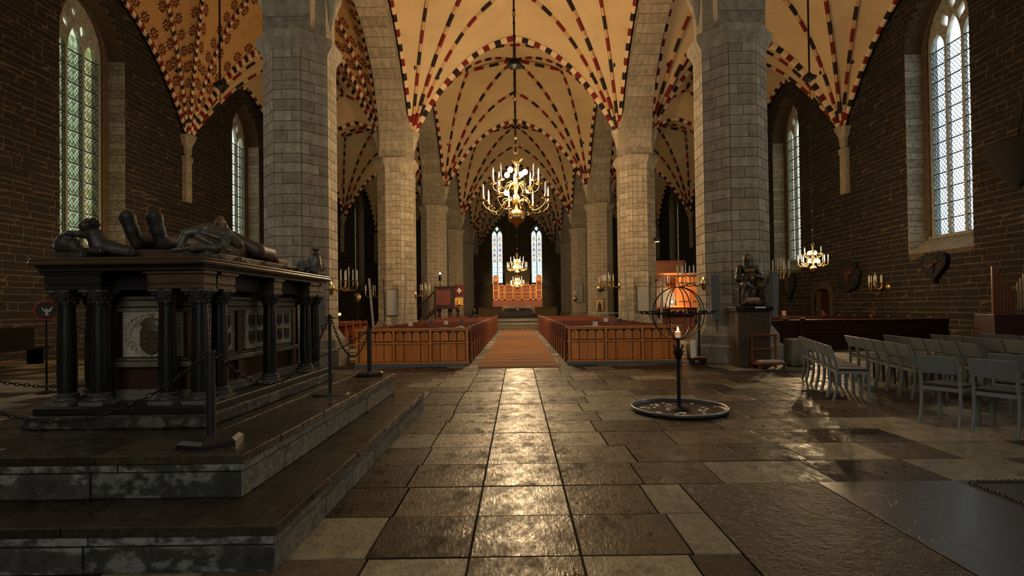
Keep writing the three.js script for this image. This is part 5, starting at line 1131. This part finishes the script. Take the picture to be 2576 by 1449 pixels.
// ------------------------------------------------------------------ right wall: shields, organ at the edge, dark canopy
const epMat = std(lin(0.007, 0.005, 0.004), 0.9), epGold = std(lin(0.30, 0.15, 0.04), 0.4, { metalness: 0.7 }), epRed = std(lin(0.03, 0.006, 0.004), 0.6);
function epitaph(label, d, y, w, h, heart, gold) {
  const e = thing('heraldic_shield', label, 'shield', [WX - 0.08, y, -d], -PI / 2);
  const pts = [];
  for (let i = 0; i < 40; i++) { const t = i / 40 * 2 * PI; let x, q; if (heart) { x = 16 * sin(t) ** 3 / 17; q = (13 * cos(t) - 5 * cos(2 * t) - 2 * cos(3 * t) - cos(4 * t)) / 17; } else { x = cos(t) * (1 + 0.09 * sin(9 * t)); q = sin(t) * (1 + 0.07 * cos(7 * t)); } pts.push([x * w / 2 * (heart ? 1.05 : 1), q * h / 2]); }
  part('back_board', prism(pts, 0.12, [], 0.03), epMat, e);
  const orn = [];
  for (let i = 0; i < 40; i += 2) orn.push(ball(0.07 * w, pts[i][0] * 0.92, pts[i][1] * 0.92, 0.1, 7, 5));
  part('scroll_edge', orn, epMat, e);
  part('arms', blob([[-0.12 * w, 0.1 * h, 0.12, 0.1 * w, 0.12 * w, 0.1 * h, 0.12, 0.1 * w], [0, 0, 0.12, 0.13 * w, 0, -0.2 * h, 0.12, 0.07 * w], [-0.2 * w, 0.22 * h, 0.12, 0.06 * w, 0.2 * w, 0.25 * h, 0.12, 0.06 * w]], 0.05, 32), gold ? epMat : epRed, e);
  if (gold) part('gilding', [[-0.12, -0.02], [0.0, -0.04], [0.1, 0.0], [0.3, 0.1], [-0.14, 0.4], [0.12, 0.42]].map(([a, b]) => ball(0.035 * w, a * w, b * h, 0.25, 7, 5).scale(1, 1, 1)), epGold, e);
}
epitaph('small pointed dark heraldic shield on the right wall just beyond the statue', 29.2, 2.45, 1.2, 1.9, true, false);
epitaph('oval dark red heraldic shield in the middle of the right wall', 23.9, 2.65, 1.5, 1.35, false, false);
epitaph('heart-shaped dark heraldic shield with gilt glints below the bright window', 19.0, 2.75, 1.15, 1.25, true, true);
{
  const O = thing('chamber_organ', 'dark red organ with brown wooden and shining metal pipes at the right edge', 'organ', [12.05, 0, -12.6], -0.35);
  part('case', [rbox(3.2, 1.1, 1.0, 0.02, 0.9, 0.55, 0)], mats.mahogany, O);
  part('keydesk', [rbox(1.3, 0.06, 0.5, 0.01, 0.6, 0.75, 0.7), rbox(1.3, 0.7, 0.4, 0.02, 0.6, 0.35, 0.7)], mats.mahogany, O);
  part('music_desk', [box(0.8, 0.02, 0.04, 0.5, 0.85, 0.62), box(0.8, 0.02, 0.04, 0.5, 1.0, 0.58), box(0.02, 0.17, 0.04, 0.1, 0.92, 0.6)], mats.gilt, O);
  for (let k = 0; k < 7; k++) part('wooden_pipe', [rbox(0.056, 1.15 - k * 0.1, 0.056, 0.005, -0.6 + k * 0.062, 1.1 + (1.15 - k * 0.1) / 2, 0.25)], oakMat(0.22, 0.07, 0.022), O);
  for (let k = 0; k < 14; k++) { const h = 0.6 + min(k, 8) * 0.1 - max(0, k - 8) * 0.1; part('metal_pipe', [cyl(0.026, 0.026, h, 10, -0.15 + k * 0.06, 1.24, 0.28), cyl(0.008, 0.026, 0.14, 10, -0.15 + k * 0.06, 1.1, 0.28)], std(lin(0.36, 0.29, 0.18), 0.28, { metalness: 0.95 }), O); }
  const H = thing('sounding_board', 'black bowl-shaped wooden canopy hanging on a rod from the right wall', 'canopy', [WX - 0.02, 6.05, -15.3]);
  part('bowl', [lathe([[0.02, -1.35], [0.25, -1.2], [0.6, -0.75], [0.85, -0.2], [0.9, 0.0], [0.86, 0.06], [0.001, 0.08]], 24).scale(0.6, 1, 1).translate(-0.55, 0, 0)], std(lin(0.006, 0.005, 0.004), 0.95), H);
  part('hanger', [rod([-0.55, 0.05, 0], [-0.02, 2.6, 0], 0.02), rod([-0.55, 0.05, 0], [0.0, -0.4, 0], 0.03), box(0.1, 0.3, 0.3, -0.02, 2.6, 0)], mats.iron, H);
}
// pictures and lit books standing on the ledge of the right aisle pews
for (let k = 0; k < 5; k++) {
  const x = [7.75, 8.55, 9.5, 10.35, 11.4][k], d = [18.8, 18.8, 18.8, 17.85, 16.9][k];
  const p = thing('picture_card', `${ORD[k]} small shiny picture card standing on the dark aisle pews, counted from the statue`, 'picture', [x, 0.935, -d + 0.06], rr(-0.5, 0.5));
  part('card', rbox(0.16 + (k === 4) * 0.06, 0.24 + (k === 4) * 0.06, 0.02, 0.004, 0, 0.13, 0, 0, -0.15), std(lin(0.30, 0.10, 0.05), 0.15, { metalness: 0.6, bumpMap: bCarve, bumpScale: 0.01 }), p);
  part('print', rbox(0.1, 0.16, 0.01, 0.003, 0.01, 0.14, 0.012, 0, -0.15), std(lin(0.6, 0.42, 0.32), 0.2, { metalness: 0.5, bumpMap: bCarve, bumpScale: 0.01 }), p);
  part('stay', rod([0, 0.0, -0.1], [0, 0.16, -0.02], 0.008), mats.blackPaint, p);
}
// ------------------------------------------------------------------ pulpit
{
  const P = thing('pulpit', 'dark carved wooden pulpit with stair and white-crossed red cloth before the third left pillar', 'pulpit', [-4.1, 0, -31.6]);
  part('basket', [rbox(1.25, 1.2, 1.2, 0.02, -0.15, 2.05, 0), rbox(1.4, 0.1, 1.35, 0.02, -0.15, 2.68, 0), rbox(1.36, 0.14, 1.3, 0.02, -0.15, 1.45, 0)], mats.mahogany, P);
  part('carved_panel', [rbox(0.85, 0.9, 0.05, 0.02, -0.3, 2.05, 0.61)], oakMat(0.22, 0.05, 0.02), P);
  part('gilt_panel', [rbox(0.55, 0.55, 0.06, 0.015, 0.62, 1.75, 0.5, 0.5)], mats.gilt, P);
  part('relief', [blob([[0.62, 1.65, 0.56, 0.1, 0.62, 1.85, 0.56, 0.07], [0.45, 1.6, 0.6, 0.07, 0.8, 1.62, 0.48, 0.07]], 0.05, 28)], mats.gilt, P);
  part('column', [-0.55, 0.1, 0.55].flatMap((x) => [cyl(0.09, 0.08, 1.3, 10, x, 0, 0.35), ...[0.2, 0.45, 0.7, 0.95].map((y) => torus(0.095, 0.022, x, y, 0.35, 14, 5)), ball(0.13, x, 1.3, 0.35, 10, 7)]), mats.mahogany, P);
  part('antependium', rbox(0.55, 0.7, 0.05, 0.01, 0.66, 2.45, 0.58, 0.25), std(lin(0.09, 0.012, 0.014), 0.9), P, 'dark red cloth with white cross');
  part('cross', [[0, 0], [0.09, 0], [-0.09, 0], [0, 0.1], [0, -0.1]].map(([a, b]) => rbox(0.09, 0.09, 0.02, 0.01, 0.66 + a, 2.45 + b, 0.62, 0.25, 0, PI / 4)), mats.paper, P);
  part('stair', [prism([[-2.3, 0], [-0.7, 1.35], [-0.7, 1.55], [-2.3, 0.25]], 0.9).translate(0, 0, -0.3), rod([-2.3, 1.0, 0.6], [-0.75, 2.45, 0.6], 0.05), ...[0, 1, 2, 3, 4].map((k) => rod([-2.2 + k * 0.35, 0.2 + k * 0.32, 0.6], [-2.2 + k * 0.35, 1.1 + k * 0.32, 0.6], 0.03)), rod([-2.35, 0, 0.6], [-2.45, 1.5, 0.6], 0.06), rod([-0.75, 0, 0.62], [-0.75, 2.6, 0.62], 0.06)], mats.mahogany, P);
  const L = thing('pulpit_lamp', 'small glowing candle lamp standing on the pulpit rail', 'lamp', [-4.62, 2.73, -31.4]);
  part('stand', [lathe([[0.08, 0], [0.03, 0.05], [0.025, 0.3], [0.09, 0.38], [0.1, 0.6], [0.04, 0.66], [0.12, 0.7]], 10)], mats.iron, L);
  bulb(0, 0.78, 0, 0.06, 1.2, L);
}
// ------------------------------------------------------------------ altar and altarpiece
{
  const A = thing('altar', 'dark draped altar table with lace cloth at the end of the choir', 'altar', [0, 0.66, -62.2]);
  part('table', [rbox(3.1, 0.95, 0.9, 0.02, 0, 0.475, 0)], std(lin(0.035, 0.012, 0.012), 0.8), A);
  part('cloth', [rbox(3.25, 0.03, 1.0, 0.01, 0, 0.965, 0), rbox(3.25, 0.3, 0.02, 0.005, 0, 0.83, 0.5)], std(lin(0.42, 0.36, 0.25), 0.9, { map: tRough }), A);
  part('cross', [box(0.12, 0.5, 0.02, 0, 0.4, 0.46), box(0.3, 0.1, 0.02, 0, 0.5, 0.46)], mats.gilt, A);
  part('candlestick', [-0.9, -0.5, 0.35, 0.75].flatMap((x) => [lathe([[0.08, 0.98], [0.02, 1.02], [0.02, 1.3], [0.05, 1.32]], 8, x, 0, 0), cyl(0.02, 0.02, 0.25, 6, x, 1.32, 0)]), mats.bronze, A);
  const Z = -64.6, R = thing('altarpiece', 'gilded red triptych altarpiece with carved figures below the choir windows', 'altarpiece', [0.0, 0.66, Z]);
  const gl = std(lin(0.55, 0.22, 0.075), 0.45, { metalness: 0.35 }), rd = std(lin(0.20, 0.045, 0.018), 0.6), fg = std(lin(0.45, 0.17, 0.06), 0.4, { metalness: 0.3 });
  part('predella', [span(-3.05, 3.05, 0.85, 1.65, -0.3, 0.1)], rd, R);
  part('table_base', [span(-3.1, 3.1, 0, 0.85, -0.3, 0.2)], std(lin(0.12, 0.075, 0.035), 0.8), R);
  const cell = (x0, x1, y0, y1, n, rows, up = 0) => {
    part('panel', span(x0 + 0.04, x1 - 0.04, y0 + 0.04, y1 - 0.04, -0.15, -0.02), rd, R);
    part('frame', [span(x0, x0 + 0.09, y0, y1, -0.16, 0.08), span(x1 - 0.09, x1, y0, y1, -0.16, 0.08), span(x0, x1, y0, y0 + 0.09, -0.16, 0.08), span(x0, x1, y1 - 0.09, y1, -0.16, 0.08), ...(rows > 1 ? [span(x0, x1, (y0 + y1) / 2 - 0.04, (y0 + y1) / 2 + 0.04, -0.16, 0.07)] : [])], gl, R);
    const f = [], rh = (y1 - y0) / rows;
    for (let r = 0; r < rows; r++) for (let k = 0; k < n; k++) { const x = lerp(x0 + 0.12, x1 - 0.12, (k + 0.5) / n), y = y0 + r * rh + 0.12, s = min(0.8, (rh - 0.24)); f.push(lathe([[0.001, 0], [0.12 * s, 0.02], [0.09 * s, 0.4 * s], [0.13 * s, 0.62 * s], [0.04 * s, 0.76 * s], [0.001, 0.78 * s]], 7, x, y, 0.02), ball(0.085 * s, x, y + 0.86 * s, 0.03, 7, 6)); }
    if (n) part('figures', f, fg, R).userData.kind = 'stuff';
  };
  for (const [x0, x1, n] of [[-3.0, -2.3, 2], [-2.25, -1.6, 2], [-1.55, -0.55, 3], [-0.5, 0.5, 4], [0.55, 1.55, 3], [1.6, 2.25, 2], [2.3, 3.0, 2]]) {
    cell(x0, x1, 0.88, 1.62, n, 1);
    cell(x0, x1, 1.7, abs(x0 + x1) > 5 ? 4.1 : 3.6, n, 2);
  }
  part('crest', [-1.05, 0, 1.05].flatMap((x) => [-0.3, -0.1, 0.1, 0.3].map((q) => lathe([[0.06, 3.6], [0.03, 3.75], [0.05, 3.8], [0.001, 3.95]], 6, x + q, 0, 0))), gl, R);
  for (const s of [-1, 1]) part('wing_top', prism([[-0.35, 0], [0.35, 0], [0.35, 0.4], [0.2, 0.62], [0, 0.7], [-0.2, 0.62], [-0.35, 0.4]], 0.12).translate(s * 2.65, 4.1, -0.1), gl, R);
  single('choir_stall', [rbox(2.6, 1.0, 0.12, 0.02, 0, 0.5, 0), rbox(2.6, 0.06, 0.4, 0.01, 0, 1.0, 0.1)], std(lin(0.26, 0.16, 0.065), 0.6), 'low yellow-brown choir barrier left of the altar', 'barrier', [-3.0, 0.5, -57.5]);
  single('choir_stall', [rbox(2.4, 0.9, 0.12, 0.02, 0, 0.45, 0), rbox(2.4, 0.06, 0.4, 0.01, 0, 0.9, 0.1)], std(lin(0.26, 0.16, 0.065), 0.6), 'low yellow-brown choir barrier right of the altar', 'barrier', [3.1, 0.5, -57.5]);
  const rail = thing('communion_rail', 'dark communion rail in front of the altar', 'rail', [0, 0.5, -55]);
  part('kneeling_bench', [rbox(3.2, 0.55, 0.3, 0.02, 0, 0.28, 0)], mats.mahogany, rail); part('handrail', rbox(3.3, 0.06, 0.16, 0.02, 0, 0.6, 0), mats.mahogany, rail);
  // two floodlights hung high behind the last pillars, aimed at the altarpiece
  for (const s of [-1, 1]) {
    const fl = thing('floodlight', `small black floodlight on the ${s < 0 ? 'left' : 'right'} choir pillar aimed at the altarpiece`, 'lamp', [s * 4.6, 4.2, -56.2]);
    part('housing', [rbox(0.24, 0.2, 0.22, 0.02, 0, 0, 0), box(0.2, 0.06, 0.06, s * 0.1, 0, 0)], mats.blackPaint, fl);
    part('lens_light', [box(0.18, 0.16, 0.012, 0, 0, -0.118)], std(lin(1, 0.9, 0.7), 0.5, { emissive: lin(1, 0.6, 0.3), emissiveIntensity: 3 }), fl);
    const sp = new THREE.SpotLight(WARM, 170, 0, 0.45, 0.6); sp.position.set(0, 0, -0.16); sp.target.position.set(-s * 3.6, -1.4, -8.4); sp.castShadow = true; sp.shadow.radius = 4; sp.name = 'flood_light'; fl.add(sp, sp.target);
  }
}
// ------------------------------------------------------------------ icon, rail and candle rack at the right choir pillar
{
  const I = thing('icon_picture', 'small gold-ground icon of a dark robed figure at the third right pillar', 'picture', [5.3, 1.5, -33.9]);
  part('frame', rbox(0.5, 0.75, 0.05, 0.01, 0, 0, 0), mats.gilt, I);
  part('ground', box(0.42, 0.67, 0.02, 0, 0, 0.02), std(lin(0.55, 0.40, 0.22), 0.5), I);
  part('figure', [prism([[-0.13, -0.33], [0.13, -0.33], [0.11, 0.0], [0.06, 0.1], [-0.06, 0.1], [-0.11, 0.0]], 0.012).translate(0, 0, 0.03), ball(0.06, 0, 0.16, 0.03, 10, 8)], std(lin(0.05, 0.02, 0.015), 0.6), I);
  single('white_rail', [rod([-0.75, 0, 0], [-0.75, 1.0, 0], 0.025), rod([0.75, 0, 0], [0.75, 1.0, 0], 0.025), rod([-0.77, 1.0, 0], [0.77, 1.0, 0], 0.025), rod([-0.75, 0.55, 0], [0.75, 0.55, 0], 0.02)], std(lin(0.5, 0.47, 0.4), 0.5), 'thin pale metal railing before the icon', 'rail', [5.35, 0, -31.6]);
  const T = thing('equipment_trolley', 'dark wheeled trolley with a pale roll between the pew screen and right pillar', 'trolley', [4.3, 0, -12.6]);
  part('deck', [rbox(0.34, 0.05, 0.3, 0.01, 0, 0.12, 0), ...[-0.13, 0.13].flatMap((x) => [-0.1, 0.1].map((z) => new THREE.CylinderGeometry(0.045, 0.045, 0.03, 12).rotateZ(PI / 2).translate(x, 0.045, z)))], mats.blackPaint, T);
  part('pole', [rod([0.06, 0.14, -0.08], [0.08, 1.25, -0.08], 0.03)], mats.blackPaint, T);
  part('roll', [cyl(0.07, 0.07, 0.42, 12, -0.09, 0.145, 0)], mats.candle, T);
  part('lid', rbox(0.3, 0.02, 0.26, 0.008, 0.02, 0.165, 0.01), mats.oak, T);
}
// ------------------------------------------------------------------ left aisle: dove sign, globe stand, table with candle, bench
{
  const S_ = thing('dove_sign', 'round red-rimmed sign with a white dove on a thin stand in the left aisle', 'sign', [-8.35, 0, -9.3], 0.5);
  part('stand', [cyl(0.018, 0.015, 1.3, 8), lathe([[0.18, 0], [0.18, 0.02], [0.02, 0.05]], 14)], mats.iron, S_);
  part('disc', new THREE.CylinderGeometry(0.16, 0.16, 0.012, 32).rotateX(PI / 2).translate(0, 1.46, 0), std(lin(0.03, 0.025, 0.022), 0.4), S_);
  part('rim', new THREE.TorusGeometry(0.165, 0.014, 8, 40).translate(0, 1.46, 0), std(lin(0.55, 0.05, 0.02), 0.35), S_);
  part('dove', [prism([[-0.07, 0.07], [-0.03, 0.01], [0, 0.035], [0.035, 0.015], [0.09, 0.075], [0.06, -0.02], [0.015, -0.035], [0.04, -0.09], [-0.02, -0.085], [-0.012, -0.03], [-0.055, 0.0]], 0.012).translate(0, 1.46, 0.006)], mats.paper, S_);
  const B = thing('candle_table', 'dark side table with papers and a small red-lit candle behind the tomb', 'table', [-8.1, 0, -11.0]);
  part('top', rbox(0.9, 0.05, 0.5, 0.01, 0, 0.9, 0), mats.blackPaint, B);
  for (const [x, z] of [[-0.38, -0.2], [0.38, -0.2], [-0.38, 0.2], [0.38, 0.2]]) part('leg', rbox(0.05, 0.88, 0.05, 0.005, x, 0.44, z), mats.blackPaint, B);
  single('leaflets', [rbox(0.24, 0.02, 0.16, 0.003, 0, 0.01, 0), rbox(0.2, 0.03, 0.15, 0.003, 0.1, 0.035, 0, 0.3)], mats.paper, 'white leaflets on the side table behind the tomb', 'paper', [-8.15, 0.926, -10.95]);
  const c = thing('votive_candle', 'small votive candle glowing red on the side table behind the tomb', 'candle', [-7.86, 0.926, -10.9]);
  part('glass', cyl(0.025, 0.03, 0.06, 10), std(lin(0.6, 0.08, 0.04), 0.3, { emissive: lin(1, 0.25, 0.1), emissiveIntensity: 1.2 }), c);
  part('flame', lathe([[0.001, 0.05], [0.012, 0.066], [0.001, 0.095]], 8), std(lin(1, 0.7, 0.4), 0.5, { emissive: lin(1, 0.6, 0.3), emissiveIntensity: 12 }), c);
  const f = thing('small_bust', 'small shining carved figure on the side table behind the tomb', 'sculpture', [-8.3, 0.935, -11.12]);
  part('bust', blob([[0, 0.04, 0, 0.05, 0, 0.14, 0, 0.035], [0, 0.22, 0, 0.04, 0, 0.21, 0.01, 0.035], [-0.05, 0.12, 0.02, 0.025, 0.05, 0.12, 0.02, 0.025]], 0.02, 32), std(lin(0.6, 0.4, 0.3), 0.15, { metalness: 0.5 }), f);
  const h = thing('iron_hoop_stand', 'thin black iron hoop stand between the left tomb columns', 'stand', [-8.4, 0, -10.2]);
  part('hoop', [0, 0.6, 1.2].map((a) => new THREE.TorusGeometry(0.3, 0.008, 6, 36).rotateY(a).translate(0, 1.4, 0)), mats.iron, h);
  part('post', [cyl(0.02, 0.02, 1.1, 8), lathe([[0.2, 0], [0.2, 0.02], [0.02, 0.05]], 14)], mats.iron, h);
  const benchWood = phys(lin(0.008, 0.006, 0.005), 0.9, { specularIntensity: 0.15 });
  const N = thing('wall_bench', 'long low dark bench along the left wall', 'bench', [-13.6, 0, -11.5]);
  part('seat', rbox(0.5, 0.05, 7, 0.01, 0, 0.45, 0), benchWood, N); part('back', rbox(0.06, 0.55, 7, 0.01, -0.24, 0.75, 0), benchWood, N);
  for (const z of [-3.3, -1.1, 1.1, 3.3]) part('leg', rbox(0.45, 0.43, 0.06, 0.01, 0, 0.215, z), benchWood, N);
  single('stone_pedestal', [rbox(0.5, 0.12, 0.5, 0.02, 0, 0.06, 0), rbox(0.34, 0.6, 0.34, 0.02, 0, 0.4, 0), rbox(0.46, 0.1, 0.46, 0.02, 0, 0.73, 0)], mats.pier, 'small pale stone pedestal behind the tomb columns', 'pedestal', [-6.6, 0, -9.4]);
  // votive lights far back in the left aisle
  for (const [x, y, d, label] of [[-9.6, 1.1, 28.3, 'faint red votive candle far back in the left aisle']]) {
    const t = thing('votive_candle', label, 'candle', [x, y, -d]);
    part('glass', cyl(0.06, 0.07, 0.14, 10), std(lin(0.6, 0.1, 0.05), 0.3, { emissive: lin(1, 0.35, 0.18), emissiveIntensity: 3 }), t);
    part('stand', cyl(0.03, 0.03, y, 8, 0, -y, 0), mats.iron, t);
  }
}
// ------------------------------------------------------------------ a visitor sitting in the left pews
{
  const p = thing('person', 'dark-haired visitor in dark clothes sitting in the far left pews', 'person', [-2.35, 0, -28.06]);
  part('body', blob([[0, 0.5, 0.02, 0.16, 0, 0.85, 0.05, 0.15], [-0.17, 0.98, 0.05, 0.075, 0.17, 0.98, 0.05, 0.075], [0, 1.02, 0.04, 0.06, 0, 1.12, 0.03, 0.055], [-0.2, 0.98, 0.05, 0.065, -0.25, 0.7, 0, 0.05], [-0.25, 0.7, 0, 0.05, -0.12, 0.58, -0.22, 0.04], [0.2, 0.98, 0.05, 0.065, 0.25, 0.7, 0, 0.05], [0.25, 0.7, 0, 0.05, 0.12, 0.58, -0.22, 0.04],
    [-0.1, 0.52, 0, 0.1, -0.12, 0.54, -0.42, 0.075], [0.1, 0.52, 0, 0.1, 0.12, 0.54, -0.42, 0.075], [-0.12, 0.52, -0.42, 0.07, -0.12, 0.08, -0.42, 0.05], [0.12, 0.52, -0.42, 0.07, 0.12, 0.08, -0.42, 0.05], [-0.12, 0.05, -0.42, 0.045, -0.12, 0.04, -0.58, 0.04], [0.12, 0.05, -0.42, 0.045, 0.12, 0.04, -0.58, 0.04],
    [0, 1.24, 0.02, 0.095, 0, 1.2, -0.02, 0.085], [0, 1.2, -0.11, 0.015, 0, 1.18, -0.115, 0.015]], 0.03, 64), std(lin(0.02, 0.02, 0.022), 0.8), p);
  part('hair', [ball(0.112, 0, 1.26, 0.03, 14, 10), ball(0.1, 0, 1.2, 0.05, 12, 8)], std(lin(0.012, 0.009, 0.007), 0.6), p);
}
renderer.render(scene, camera);
